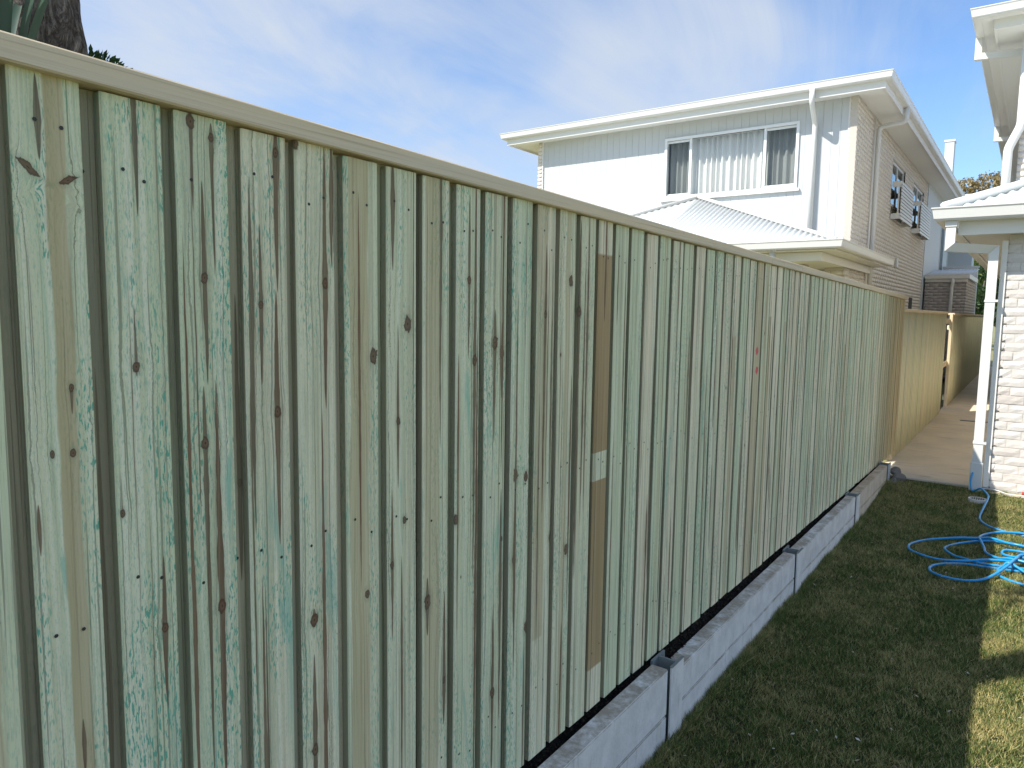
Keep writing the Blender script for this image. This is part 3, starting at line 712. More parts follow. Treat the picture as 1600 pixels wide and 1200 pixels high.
def rock(x, y, z, sx_, sy_, sz_, seed, label):
    g = random.Random(seed); bm = bmesh.new(); bmesh.ops.create_icosphere(bm, subdivisions=3, radius=1)
    ph = [Vector((g.uniform(-1, 1), g.uniform(-1, 1), g.uniform(-1, 1))).normalized() for _ in range(9)]
    for v in bm.verts:
        d = min(1.0, min(.92 / max(.2, v.co.normalized().dot(p)) if v.co.normalized().dot(p) > .55 else 1.4 for p in ph) * .8)
        v.co = Vector((x + v.co.x * sx_ * d, y + v.co.y * sy_ * d, z + v.co.z * sz_ * d))
    bm.verts.index_update(); o = obj('rock', [v.co.copy() for v in bm.verts], [[v.index for v in f.verts] for f in bm.faces], ROCK); bm.free()
    return tag(o, label, 'rock', 'rocks where the wall meets the path')
rock(-1.04, 8.42, .10, .07, .09, .055, 1, 'largest grey rock, lying against the path edge')
rock(-1.09, 8.49, .155, .06, .08, .05, 2, 'grey rock resting highest, at the path corner beside the end steel post')
rock(-1.075, 8.30, .075, .045, .06, .05, 3, 'small pale rock nearest the lawn, beside the end steel post')

# ------------------------------------------------------------------ white two-storey house
XW, YF = -2.74, 13.97; ZS = 5.62
h1 = thing('white_house', (-6, 18, 0), 'two-storey white clad house with brick side wall and pale roof rising behind the fence', 'house')
wallH = MB()
WX = (-6.30, -3.77); WZ = (4.17, 5.27)
y2 = YF + .03
# front: grooved white cladding with window hole, built strip by strip
def cladding(x0, x1, z0, z1, yy, name, mat, par):
    m = MB(); x = x0
    while x < x1 - 1e-4:
        xe = min(x + .15, x1); m.box(x, xe - .004, yy, yy + .05, z0, z1)
        x = xe
    return m.add([(x0, yy + .008, z0), (x1, yy + .008, z0), (x1, yy + .008, z1), (x0, yy + .008, z1)], [(0, 1, 2, 3)])
cl_ = MB()
for (a, b, c, d) in ((-9.35, WX[0], 2.4, ZS), (WX[1], -2.88, 2.4, ZS), (WX[0], WX[1], 2.4, WZ[0]), (WX[0], WX[1], WZ[1], ZS)):
    q = cladding(a, b, c, d, y2, '', None, None); cl_.add(q.v, q.f)
cl_.build('front_cladding', WHITE, h1)
# core walls of the house behind the skins
MB().box(-9.40, XW - .14, YF + .45, 31.0, 0, ZS - .01).build('wall_core', MORTAR_H, h1)
m = MB().box(-9.45, -9.36, YF + .005, YF + .44, 2.0, ZS - .005); m.box(-2.87, XW - .031, YF + .012, YF + .449, 0, ZS - .012); m.build('wall_return', MORTAR_H, h1)
MB().box(-9.34, -2.88, YF + .08, YF + .44, 0, 2.6).build('lower_wall', MORTAR_H, h1)
m = MB().box(-9.356, -9.33, YF - .002, YF + .06, 2.4, ZS).box(-2.90, -2.872, YF + .01, YF + .06, 2.4, ZS); m.build('corner_trim', TRIM, h1)
holes = [(17.9, 19.75, 4.25, 5.22), (21.2, 23.3, 4.25, 5.22), (21.7, 22.4, 2.0, 2.3)]
m = MB()
for (a, b, c, d) in ((YF, 17.9, 0, ZS - .003), (17.9, 19.75, 0, 4.25), (17.9, 19.75, 5.22, ZS - .003), (19.75, 21.2, 0, ZS - .003), (21.2, 23.3, 0, 4.25), (21.2, 23.3, 5.22, ZS - .003), (23.3, 24.1, 0, ZS - .003)): m.box(XW - .12, XW - .012, a, b, c, d)
q = m.build('mortar_skin', MORTAR_H, h1)
brick_face('brick', brick_rects(YF + .0035, 24.1, .0, ZS - .05, holes, jv=.0006), 'y', XW - .012, 1, BRICK_H, h1, .004, 3)
brick_face('corner_brick', brick_rects(-2.868, XW - .0085, .0, ZS - .05), 'x', YF + .006, -1, BRICK_H, h1, .004, 4)
brick_face('corner_brick', brick_rects(-9.47, -9.358, 2.0, ZS - .05), 'x', YF + .006, -1, BRICK_H, h1, .004, 5)
MB().box(XW - .06, XW + .012, 24.11, 30.4, 0, ZS - .003).build('rear_cladding', PALEBLUE, h1)
MB().box(XW - .02, XW + .03, 30.4, 30.5, 0, ZS - .004).build('corner_board', PALEBLUE, h1)
m = MB().box(XW + .013, XW + .03, 27.9, 28.9, 3.2, 5.0); fr = m.build('side_window_frame', TRIM, h1); MB().box(XW + .031, XW + .036, 27.98, 28.82, 3.28, 4.92).build('pane', SCREEN, fr)
# eaves
EX0, EX1, EY0, EY1 = -10.2, -2.17, 13.50, 32.3
path = [(EX0, EY1, ZS), (EX0, EY0, ZS), (EX1, EY0, ZS), (EX1, EY1, ZS)]
ins = .11
pin = [(EX0 + ins, EY1, 0), (EX0 + ins, EY0 + ins, 0), (EX1 - ins, EY0 + ins, 0), (EX1 - ins, EY1, 0)]
MB().sweep([(p[0], p[1], 5.70) for p in pin], GUTTER).build('gutter', TRIM, h1)
MB().sweep([(p[0], p[1], 5.575) for p in pin], [(-.02, 0), (0, 0), (0, .24), (-.02, .24)]).build('fascia', SOFFIT, h1)
MB().box(EX0 + ins + .012, EX1 - ins - .012, EY0 + ins + .012, EY1, ZS, ZS + .02).build('soffit', SOFFIT, h1)
zt, rise = 5.80, 1.3
mxx = (EX0 + EX1) / 2; hw = (EX1 - EX0) / 2
obj('roof', [(EX0 + .05, EY0 + .05, zt), (EX1 - .05, EY0 + .05, zt), (EX1 - .05, EY1, zt), (EX0 + .05, EY1, zt), (mxx, EY0 + hw * 1.4, zt + rise), (mxx, EY1 - hw, zt + rise)],
    [(0, 1, 4), (1, 2, 5, 4), (2, 3, 5), (3, 0, 4, 5), (0, 3, 2, 1)], ROOFM, h1)
# front downpipe, side downpipe, left stub
r = .045
p = MB().tube(bend([(-3.42, 13.53, 5.72), (-3.42, 13.53, 5.50), (-3.44, 13.92, 5.22), (-3.44, 13.92, 3.2)], .07), r, 12).build('downpipe', PIPE, h1, True)
p = MB().tube(bend([(EX1 - .05, 15.6, 5.72), (EX1 - .05, 15.6, 5.44), (XW + .065, 15.6, 5.40), (XW + .065, 15.6, .3)], .07), r, 12).build('downpipe', PIPE, h1, True)
p = MB().tube([(XW + .025, 15.44, 5.55), (XW + .025, 15.44, 1.2)], .016, 8).build('conduit', CREAM, h1, True)
p = MB().tube(bend([(-10.05, 15.0, 5.72), (-10.05, 15.0, 5.42), (-9.5, 15.0, 5.40)], .07), r, 12).build('downpipe', PIPE, h1, True)
# front window
wf = MB()
for (a, b, c, d) in ((WX[0] - .05, WX[1] + .05, WZ[1], WZ[1] + .05), (WX[0] - .05, WX[1] + .05, WZ[0] - .05, WZ[0]), (WX[0] - .05, WX[0], WZ[0], WZ[1]), (WX[1], WX[1] + .05, WZ[0], WZ[1])): wf.box(a, b, y2 - .035, y2 + .09, c, d)
win = wf.build('window', GREY_FRAME, h1)
MB().box(WX[0] - .12, WX[1] + .1, y2 - .06, y2 - .002, WZ[0] - .10, WZ[0] - .052).build('sill', TRIM, win)
for x in (-5.81, -4.34): MB().box(x - .025, x + .025, y2 + .0, y2 + .07, WZ[0] + .001, WZ[1] - .001).build('mullion', GREY_FRAME, win)
for (a, b) in ((WX[0], -5.836), (-4.314, WX[1])):
    for (c, d) in ((WZ[1] - .045, WZ[1] - .002), (WZ[0] + .002, WZ[0] + .045)): MB().box(a + .001, b - .001, y2 + .012, y2 + .05, c, d).build('sash_rail', GREY_FRAME, win)
for (a, b, mt) in ((WX[0], -5.836, SCREEN), (-5.784, -4.366, GLASS), (-4.314, WX[1], SCREEN)):
    obj('pane', [(a, y2 + .03, WZ[0]), (b, y2 + .03, WZ[0]), (b, y2 + .03, WZ[1]), (a, y2 + .03, WZ[1])], [(0, 1, 2, 3)], mt, win)
V = []; F = []; nx = 420
g = random.Random(4); ph = 0
for i in range(nx + 1):
    x = WX[0] - .08 + (WX[1] - WX[0] + .16) * i / nx; ph += (WX[1] - WX[0] + .16) / nx * 2 * math.pi / (.125 + .03 * math.sin(i * .07))
    yy = y2 + .17 + .035 * math.sin(ph) + .008 * math.sin(ph * .37)
    V += [(x, yy, WZ[0] - .05), (x, yy, WZ[1] + .05)]
    if i: F.append((2 * i - 2, 2 * i, 2 * i + 1, 2 * i - 1))
obj('curtain', V, F, CURT, win, True)
MB().box(WX[0] - .2, WX[1] + .2, y2 + .30, y2 + .32, WZ[0] - .2, WZ[1] + .2).build('room_back', DARK, win)
# side windows with slatted privacy screens
for k, (a, b) in enumerate(((17.9, 19.75), (21.2, 23.3))):
    m = MB()
    for (p_, q_, c, d) in ((a, b, 5.17, 5.22), (a, b, 4.25, 4.30), (a, a + .05, 4.30, 5.17), (b - .05, b, 4.30, 5.17), ((a + b) / 2 - .025, (a + b) / 2 + .025, 4.3, 5.17)): m.box(XW - .085, XW - .045, p_, q_, c, d)
    w_ = m.build('window', GREY_FRAME, h1)
    MB().box(XW - .07, XW - .064, a + .05, b - .05, 4.30, 5.17).build('pane', SCREEN, w_)
    MB().box(XW - .011, XW + .02, a - .02, b + .02, 4.20, 4.249).build('sill', BRICK_H, w_)
    xo = XW + .20; a2, b2 = a + .02, b + .0; z0, z1 = 3.93, 4.74
    m = MB().box(XW + .002, xo - .02, a2, a2 + .03, z1 - .12, z1).box(XW + .002, xo - .02, a2, a2 + .03, z0, z0 + .12).box(XW + .002, xo - .02, b2 - .03, b2, z1 - .12, z1).box(XW + .002, xo - .02, b2 - .03, b2, z0, z0 + .12)
    m.box(xo - .075, xo - .045, a2, a2 + .03, z0 + .12, z1 - .12).box(XW + .022, xo - .021, a2 + .031, b2 - .031, z1 - .02, z1)
    s_ = m.build('privacy_screen', TRIM, h1)
    ns = 11; dz = (z1 - z0) / ns
    for j in range(ns):
        MB().box(xo - .019, xo, a2, b2, z0 + j * dz, z0 + j * dz + dz * .74).build('slat', TRIM, s_)
    MB().box(xo - .04, xo - .03, a2 + .04, b2 - .04, z0 + .02, z1 - .021).build('backing', DARK, s_)
MB().box(XW + .001, XW + .05, 19.0, 19.12, 2.93, 3.16, .006).build('wall_vent', TRIM, h1)
MB().box(XW - .049, XW - .011, 21.7, 22.4, 2.0, 2.3).build('meter_opening', DARK, h1)
# porch roof (hip) along the front and round the corner
PX0, PX1, PY0, PZ = -8.77, -2.43, 11.35, 2.86
ax, ay, az = -5.60, YF, 4.05
sf = (az - PZ) / (ay - PY0); ss = (az - PZ) / (PX1 - ax)
Lf = math.hypot(ay - PY0, az - PZ); Ls = math.hypot(PX1 - ax, az - PZ)
def vfront(u):
    x = PX0 + u; t = 1 - abs(x - ax) / (PX1 - ax); return max(0.0, min(1, t)) * Lf
corrugated('porch_roof_front', (PX0, PY0, PZ + .03), (1, 0, 0), (0, 1, sf), PX1 - PX0, lambda u: 0, vfront, ROOFM, h1, amp=.010, pitch=.10)
def vside(u):
    y = PY0 + u
    t = (y - PY0) / (ay - PY0)
    return min(1, t) * Ls if y < YF - .02 else Ls * (PX1 - XW) / (PX1 - ax)
corrugated('porch_roof_side', (PX1, PY0, PZ + .03), (0, 1, 0), (-1, 0, ss), 15.9 - PY0, lambda u: 0, vside, ROOFM, h1, amp=.014, pitch=.10)
corrugated('porch_roof_side', (PX0, PY0, PZ + .03), (0, 1, 0), (1, 0, ss), ay - PY0, lambda u: 0, lambda u: u / (ay - PY0) * Ls, ROOFM, h1)
for sgn in (1, -1):
    MB().tube([(ax + sgn * .02, ay - .02, az + .05), (PX1 if sgn > 0 else PX0, PY0, PZ + .045)], .035, 8).build('ridge_capping', TRIM, h1, True)
m = MB().sweep([(PX0, YF, PZ - .085), (PX0, PY0, PZ - .085), (PX1, PY0, PZ - .085), (PX1, 15.95, PZ - .085)], GUTTER); m.build('porch_gutter', TRIM, h1)
fi = .24
MB().sweep([(PX0 + fi, YF - .05, PZ - .24), (PX0 + fi, PY0 + fi, PZ - .24), (PX1 - fi, PY0 + fi, PZ - .24), (PX1 - fi, 15.9, PZ - .24)], [(-.03, 0), (0, 0), (0, .13), (-.03, .13)]).build('porch_fascia', CREAM, h1)
MB().box(PX0 + .02, PX1 - .002, PY0 + .002, YF - .001, PZ - .105, PZ - .09).build('porch_eave', CREAM, h1)
MB().box(XW + .014, PX1 - .002, YF + .001, 15.93, PZ - .105, PZ - .09).build('porch_eave', CREAM, h1)
MB().box(PX0 + fi + .012, PX1 - fi - .031, PY0 + fi + .012, YF - .002, PZ - .235, PZ - .215).build('porch_ceiling', CREAM, h1)
MB().tube([(-3.34, PY0 + .05, PZ - .08), (-3.34, PY0 + .05, .4)], .05, 12).build('downpipe', PIPE, h1, True)
for (cx0, cy0) in ((-3.45, 12.35), (-3.05, 13.45), (-8.2, 12.2)):
    a, b, c, d = cx0, cx0 + .35, cy0, cy0 + .35; zt_ = PZ - .24
    pr = MB().box(a + .012, b - .012, c + .012, d - .012, 0, zt_).build('pier', MORTAR_H, h1)
    brick_face('brick', brick_rects(a, b, 0, zt_ - .04), 'x', c + .012, -1, BRICK_H, pr, .004, 7)
    brick_face('brick', brick_rects(c, d, 0, zt_ - .04), 'y', b - .012, 1, BRICK_H, pr, .004, 8)

# ------------------------------------------------------------------ brick outbuilding and the houses behind it
sh = thing('brick_outbuilding', (-2.1, 26, 0), 'single-storey grey-brown brick outbuilding with corrugated roof behind the far fence', 'outbuilding')
SY, SX0, SX1, SZ = 24.35, XW + .05, -1.64, 2.92
MB().box(SX0, SX1 - .012, SY + .012, 28.5, 0, SZ).build('wall', MORTAR_H, sh)
brick_face('brick', brick_rects(SX0, SX1, 0, SZ - .1, jv=.0006), 'x', SY + .012, -1, BRICK_SHED, sh, .004, 11)
brick_face('brick', brick_rects(SY, 28.5, 0, SZ - .02, jv=.0006), 'y', SX1 - .012, 1, BRICK_SHED, sh, .004, 12)
MB().box(SX0, SX1 + .02, SY - .03, SY - .002, SZ - .11, SZ - .001).build('fascia', CREAM, sh)
MB().sweep([(SX0, SY - .031, SZ - .03), (SX1 + .04, SY - .031, SZ - .03)], GUTTER).build('gutter', TRIM, sh)
corrugated('roof', (SX0, SY - .06, SZ + .08), (1, 0, 0), (0, 1, .10), SX1 - SX0 + .1, lambda u: 0, lambda u: 3.4, ROOFB, sh, amp=.014, pitch=.10)
MB().box(SX1 + .03, SX1 + .06, SY - .1, 27.9, SZ - .02, SZ + .11).build('barge_board', ROOFB, sh)
MB().tube(bend([(-1.98, SY - .08, SZ - .02), (-1.98, SY - .08, SZ - .14), (-2.0, SY - .05, SZ - .25), (-2.0, SY - .05, .2)], .05), .045, 10).build('downpipe', PIPE, sh, True)

pb = thing('rendered_wall', (-2.2, 28.9, 0), 'flat-topped pale blue-grey rendered wall behind the brick outbuilding', 'wall')
MB().box(-2.68, -1.66, 28.75, 29.0, 0, 3.46).build('wall', PALEBLUE, pb)
MB().box(-2.68, -1.63, 28.72, 29.03, 3.461, 3.51).build('parapet_capping', PALEBLUE, pb)
nh = thing('far_white_house', (-5, 33, 0), 'far two-storey pale house with square chimney showing above the white roof', 'house')
MB().box(-9.0, -2.09, 32.5, 33.6, 0, 6.3).build('wall', PALEBLUE, nh)
MB().box(-9.1, -2.03, 32.42, 33.66, 6.301, 6.42).build('roof', ROOFM, nh)
ch = MB().box(-3.30, -2.99, 33.0, 33.5, 6.42, 8.55).build('chimney', WHITE, nh)
MB().box(-3.33, -2.96, 32.97, 33.53, 8.551, 8.62).build('cap', TRIM, ch)

# ------------------------------------------------------------------ cream brick house on the right
h2 = thing('cream_brick_house', (2.5, 12, 0), 'cream brick house with white corrugated verge roof and white eaves at the right', 'house')
YW, XC = 8.5, -.26; ZE = 2.60
wl = MB().box(XC + .012, 5.5, YW + .004, 18.5, 0, ZE).build('wall', MORTAR, h2)
RR = brick_rects(XC, 5.5, .10, ZE - .05)
BMESH = {}
def brick_mesh(w, h, seed):
    key = (round(w, 3), round(h, 3), seed)
    if key in BMESH: return BMESH[key]
    g = random.Random(seed * 31 + int(w * 1000)); V = []; F = []; nx_, nz_ = (4 if w > .15 else 2), 2
    for j in range(nz_ + 1):
        for i in range(nx_ + 1):
            ed = i in (0, nx_) or j in (0, nz_); V.append((w * i / nx_, (-.003 if ed else -.008) + g.uniform(-.0028, .0018), h * j / nz_))
    for j in range(nz_):
        for i in range(nx_): a = j * (nx_ + 1) + i; F.append((a, a + 1, a + nx_ + 2, a + nx_ + 1))
    b = len(V); V += [(0, .03, 0), (w, .03, 0), (w, .03, h), (0, .03, h)]; t = nx_ + 1
    F += [tuple([b, b + 1] + list(range(nx_, -1, -1))), tuple([b + 2, b + 3] + list(range(nz_ * t, nz_ * t + nx_ + 1))), tuple([b + 3, b] + [j * t for j in range(nz_ + 1)]), tuple([b + 1, b + 2] + [j * t + nx_ for j in range(nz_, -1, -1)])]
    me = bpy.data.meshes.new('brick'); me.from_pydata(V, [], F); me.update(); me.materials.append(BRICK_CREAM); BMESH[key] = me; return me
cnt = 0; rest = []; wo_ = world_of(wl)
RS = sorted(RR, key=lambda q: q[0])
for (a, b, c, d) in RS:
    if cnt < 290:
        o = bpy.data.objects.new('brick', brick_mesh(b - a, d - c, cnt % 7)); C.objects.link(o); o.parent = wl; o.location = Vector((a, YW + .004 + rnd.uniform(-.002, .002), c)) - wo_; cnt += 1
    else: rest.append((a, b, c, d))
brick_face('brick', rest, 'x', YW + .012, -1, BRICK_CREAM_J, wl, .016, 21)
brick_face('brick', brick_rects(YW, 18.5, .1, ZE - .05), 'y', XC + .012, -1, BRICK_CREAM_J, wl, .012, 22)
MB().box(XC - .045, XC + .004, YW - .02, YW + .03, .11, ZE - .06).build('corner_trim', CREAM, h2)
GX, GY, GZ = -.76, 8.2, 2.72
MB().sweep([(GX, 18.6, GZ), (GX, GY, GZ), (6.0, GY, GZ)], GUTTER).build('gutter', TRIM, h2)
MB().sweep([(GX + .10, 18.6, GZ - .13), (GX + .10, GY + .06, GZ - .13), (6.0, GY + .06, GZ - .13)], [(-.03, 0), (0, 0), (0, .16), (-.03, .16)]).build('fascia', SOFFIT, h2)
MB().box(GX + .008, 6.0, GY + .008, GY + .058, GZ + .0, GZ + .012).build('eave_underside', CREAM, h2)
MB().box(GX + .135, 6.0, GY + .095, 18.6, GZ - .12, GZ - .10).build('soffit', CREAM, h2)
k22 = .41; ruz = GZ + .115
WU = 6.0 - GX; upl = math.hypot(1, k22)
corrugated('lower_roof_front', (GX - .04, GY - .04, ruz), (1, 0, 0), (0, 1, k22), WU, lambda u: 0, lambda u: min(u, 3.9) * upl, ROOFM, h2, amp=.011, pitch=.085)
corrugated('lower_roof_side', (GX - .04, GY - .04, ruz), (0, 1, 0), (1, 0, k22), 10.4, lambda u: 0, lambda u: (min(u, 3.9) if u < 3.85 else .52) * upl, ROOFM, h2, amp=.011, pitch=.085)
MB().tube([(GX - .03, GY - .03, ruz + .02), (GX + 3.8, GY + 3.8, ruz + .03 + 3.83 * k22)], .05, 8).build('hip_capping', ROOFM, h2, True)
def square_pipe(pts, w, d, name, par):
    """square pipe through (x, y, z) points, mitred in the x-z plane"""
    P = [Vector(p) for p in pts]; n = len(P); V = []
    for i in range(n):
        t1 = P[i] - P[i - 1] if i else P[1] - P[0]; t2 = P[i + 1] - P[i] if i < n - 1 else t1
        n1 = Vector((-t1.z, 0, t1.x)).normalized(); n2 = Vector((-t2.z, 0, t2.x)).normalized(); o = (n1 + n2).normalized(); k = w / 2 / max(.3, o.dot(n1))
        for (su, sv) in ((-1, -1), (1, -1), (1, 1), (-1, 1)): V.append(P[i] + o * (su * k) + Vector((0, sv * d / 2, 0)))
    F = [(i * 4 + k, i * 4 + (k + 1) % 4, i * 4 + 4 + (k + 1) % 4, i * 4 + 4 + k) for i in range(n - 1) for k in range(4)] + [(3, 2, 1, 0), tuple(n * 4 - 4 + k for k in range(4))]
    return obj(name, V, F, PIPE, par)
dp = square_pipe([(GX + .045, GY - .005, GZ + .01), (GX + .045, GY + .0, 2.472), (XC - .105, YW - .065, 2.452), (XC - .105, YW - .065, .10)], .082, .075, 'downpipe', h2)
MB().box(GX - .005, GX + .095, GY - .05, GY + .045, GZ - .055, GZ - .002).build('rain_outlet', PIPE, dp)
MB().box(XC - .158, XC - .052, YW - .112, YW - .018, .05, .36, .004).build('pipe_socket', PIPE, dp)
m = MB()
for zz in (.55, 1.95): m.box(XC - .152, XC - .04, YW - .108, YW - .02, zz, zz + .022)
m.build('pipe_bracket', PIPE, dp)
# upper storey
UX, UY, US = -.34, 12.0, 5.55
MB().box(1.2, 5.4, 18.4, 28.8, 0, 2.7).build('rear_wall', CREAM, h2)
MB().box(UX + .02, 5.5, UY + .02, 28.9, 2.6, US).build('upper_wall', CREAM, h2)
brick_face('brick', brick_rects(UX, 2.0, 3.0, US - .5), 'x', UY + .02, -1, BRICK_CREAM_J, h2, .012, 31)
MB().box(UX - .02, 5.5, UY - .03, UY + .005, US - .45, US).build('frieze', TRIM, h2)
UG = [(-.84, 29.6, 0), (-.84, 11.48, 0), (6.2, 11.48, 0)]
MB().sweep([(p[0], p[1], 5.66) for p in UG], GUTTER).build('upper_gutter', TRIM, h2)
MB().sweep([(p[0] + .14, p[1] + .10, 5.54) if p[0] < 0 else (p[0], p[1] + .10, 5.54) for p in UG], [(-.03, 0), (0, 0), (0, .13), (-.03, .13)]).build('upper_fascia', SOFFIT, h2)
MB().box(-.8395, 6.2, 11.4805, 29.6, 5.664, 5.68).build('upper_eave', SOFFIT, h2)
MB().box(-.699, 6.2, 11.581, 29.6, US, US + .015).build('upper_soffit', SOFFIT, h2)
obj('upper_roof', [(-.93, 11.4, 5.77), (6.3, 11.4, 5.77), (6.3, 29.7, 5.77), (-.93, 29.7, 5.77), (2.7, 15.5, 7.0), (2.7, 26, 7.0)], [(0, 1, 4), (1, 2, 5, 4), (2, 3, 5), (3, 0, 4, 5)], ROOFM, h2)
for yy in (12.25, 18.0):
    square_pipe([(-.90, yy, 5.67), (-.90, yy, 5.42), (-.36, yy + .02, 5.39)], .085, .08, 'downpipe', h2)
MB().tube(bend([(-.33, 11.93, 5.5), (-.33, 11.93, 4.35), (-.45, 11.88, 4.05), (-.45, 11.88, 3.1)], .06), .055, 14).build('downpipe', PIPE, h2, True)

# ------------------------------------------------------------------ trees and plants
def tree_trunk(m, pts, radii, n=16): m.tube(smooth_path(pts, 6), list(np.interp(np.linspace(0, 1, (len(pts) - 1) * 6 + 1), np.linspace(0, 1, len(pts)), radii)), n)
def rough_trunk(name, pts, radii, par, seed, n=40, ring=10, amp=.012):
    g = random.Random(seed); P = smooth_path(pts, ring); R = np.interp(np.linspace(0, 1, len(P)), np.linspace(0, 1, len(radii)), radii)
    m = MB().tube(P, list(R), n); from mathutils import noise as mn
    V = []
    for i, v in enumerate(m.v):
        k = min(i // n, len(P) - 1); c = P[k]; d = (Vector(v) - c)
        if d.length > 1e-6: q = Vector(v); d = d * (1 + (mn.noise(Vector((q.x * 14, q.y * 14, q.z * 5))) * amp * 1.3 + mn.noise(Vector((q.x * 45, q.y * 45, q.z * 16))) * amp * .7) / max(d.length, .02))
        V.append(c + d)
    m.v = V; return m.build(name, BARK, par, True)
def crown(centers, n, seed):
    g = np.random.default_rng(seed); out = []
    for (x, y, z, r, w) in centers:
        k = int(n * w); d = g.normal(size=(k, 3)); d /= np.linalg.norm(d, axis=1)[:, None]; out.append(np.array([x, y, z]) + d * (r * g.uniform(.35, 1.0, (k, 1)) ** .6) * np.array([1, 1, .8]))
    return np.concatenate(out)
nt_ = thing('tree', (-2.42, 1.03, .3), 'rough grey-brown tree trunk standing close behind the fence', 'tree', 'trees around the houses')
rough_trunk('trunk', [(-2.46, .93, .2), (-2.43, .955, 1.6), (-2.42, .96, 2.3), (-2.43, .94, 3.0), (-2.42, .88, 4.2), (-2.36, .95, 5.6), (-2.3, 1.1, 7.4)], [.22, .145, .125, .108, .10, .095, .08], nt_, 3, 56, 26)
m = MB()
tree_trunk(m, [(-2.42, 1.0, 4.1), (-2.5, 1.4, 4.5), (-2.45, 1.9, 4.75)], [.035, .025, .012], 8)
for a in range(5):
    t = a * 1.26; tree_trunk(m, [(-2.32, 1.05, 6.6 + .12 * a), (-2.3 + .5 * math.cos(t), 1.1 + .5 * math.sin(t), 7.5), (-2.3 + .95 * math.cos(t), 1.2 + .95 * math.sin(t), 8.3)], [.05, .035, .012], 8)
m.build('limb', BARK, nt_, True)
leaf_cloud('crown', crown([(-2.3, 1.2, 8.6, 1.0, 1), (-2.9, 1.6, 8.3, .7, .6), (-1.8, .8, 8.3, .7, .6), (-2.3, .4, 8.0, .6, .5), (-2.42, 2.0, 4.85, .2, .03)], 2600, 5), .11, LEAF_DK, nt_, 6)
sp = thing('strap_leaf_plant', (-2.05, .69, .3), 'blue-green strap-leaved plant rising above the fence in front of the tree trunk', 'plant')
MB().tube([(-2.05, .69, .25), (-2.05, .69, 2.05)], [.06, .05], 12).build('stem', BARK, sp, True)
g = random.Random(8)
for k in range(44):
    a = g.uniform(2.5, 6.9); L = g.uniform(.75, 1.15); w = g.uniform(.013, .021); ln = g.choice((g.uniform(.05, .2), g.uniform(.15, .5))); m = MB(); V = []; F = []; ns = 9
    bx, by = -2.05 + .03 * math.cos(a), .69 + .03 * math.sin(a); ta = a + 1.57
    for i in range(ns + 1):
        t = i / ns; rr = ln * L * t * t + .06 * t; zz = 2.0 + L * t * (1 - ln * .35 * t); ww = w * (.55 + 1.2 * t) * (1 - t) ** .45 if t < 1 else .001
        cx2, cy2 = bx + math.cos(a) * rr, by + math.sin(a) * rr; kx, ky = math.cos(ta) * ww, math.sin(ta) * ww
        V += [(cx2 - kx, cy2 - ky, zz + ww * .35), (cx2 + math.cos(a) * ww * .0, cy2, zz - ww * .2), (cx2 + kx, cy2 + ky, zz + ww * .35)]
    for i in range(ns): b = i * 3; F += [(b, b + 1, b + 4, b + 3), (b + 1, b + 2, b + 5, b + 4)]
    obj('leaf', V, F, STRAP, sp, True)
bs = thing('shrub', (-3.25, 1.5, .3), 'small dark green shrub peeping over the fence beside the tree trunk', 'shrub')
MB().tube(smooth_path([(-3.25, 1.5, .2), (-3.22, 1.52, 1.6), (-3.25, 1.5, 2.7)], 5), .02, 8).build('stem', BARK, bs, True)
leaf_cloud('foliage', crown([(-3.25, 1.47, 2.70, .17, 1), (-3.25, 1.4, 2.3, .35, .8), (-3.3, 1.35, 1.8, .45, .6)], 1500, 9), .032, LEAF_DK, bs, 9)
db = thing('shrub', (-3.3, .85, .3), 'dark leafy shrub in deep shade behind the strap-leaved plant', 'shrub')
MB().tube([(-3.3, .85, .2), (-3.3, .85, 2.4)], .03, 8).build('stem', BARK, db, True)
leaf_cloud('foliage', crown([(-3.15, .85, 2.9, .42, 1), (-3.2, .8, 2.3, .42, 1), (-3.3, .75, 3.35, .42, .8)], 2600, 12), .09, LEAF_DK, db, 13)

def far_tree(x, y, H, cr, mat, label, seed, n=2200, sz=.3, low=.4):
    t = thing('tree', (x, y, 0), label, 'tree', 'trees around the houses'); g = random.Random(seed); m = MB()
    tree_trunk(m, [(x, y, -.1), (x + g.uniform(-.1, .1), y, H * .25), (x + g.uniform(-.3, .3), y, H * .55), (x + g.uniform(-.3, .3), y, H * .85)], [.05 * H * .6, .032 * H * .6, .022 * H * .6, .05], 10)
    for k in range(7):
        a = g.uniform(0, 6.28); z0 = H * g.uniform(low * .7, .65); l = cr * g.uniform(.6, .95)
        tree_trunk(m, [(x, y, z0), (x + math.cos(a) * l * .5, y + math.sin(a) * l * .5, z0 + l * .45), (x + math.cos(a) * l, y + math.sin(a) * l, z0 + l * .75)], [.022 * H * .5, .015 * H * .5, .02], 7)
    m.build('trunk', BARK, t, True); cs = []
    for k in range(16):
        a = g.uniform(0, 6.28); rr = cr * g.uniform(.2, .85); cs.append((x + math.cos(a) * rr, y + math.sin(a) * rr, H * g.uniform(low + .12, .95), cr * g.uniform(.22, .42), .08))
    leaf_cloud('crown', crown(cs, n, seed), sz, mat, t, seed); return t
far_tree(-3.3, 56, 6.9, 2.6, LEAF_YG, 'sunlit yellow-green tree crown above the pale rendered wall, left of the downpipe', 41, 9000, .26, .25)
far_tree(-2.35, 50, 4.6, 1.9, LEAF_DK, 'dark tree with bare branches between the pale rendered wall and the downpipe', 42, 5000, .22, .2)
far_tree(-3.2, 66, 12.6, 3.2, LEAF_BR, 'bronze-green tree crown showing above the white corrugated roof', 43, 6000, .3, .4)
far_tree(-5.9, 72, 12.3, 1.3, LEAF_BR, 'thin twiggy tree top beside the end of the long white gutter', 44, 700, .22, .6)

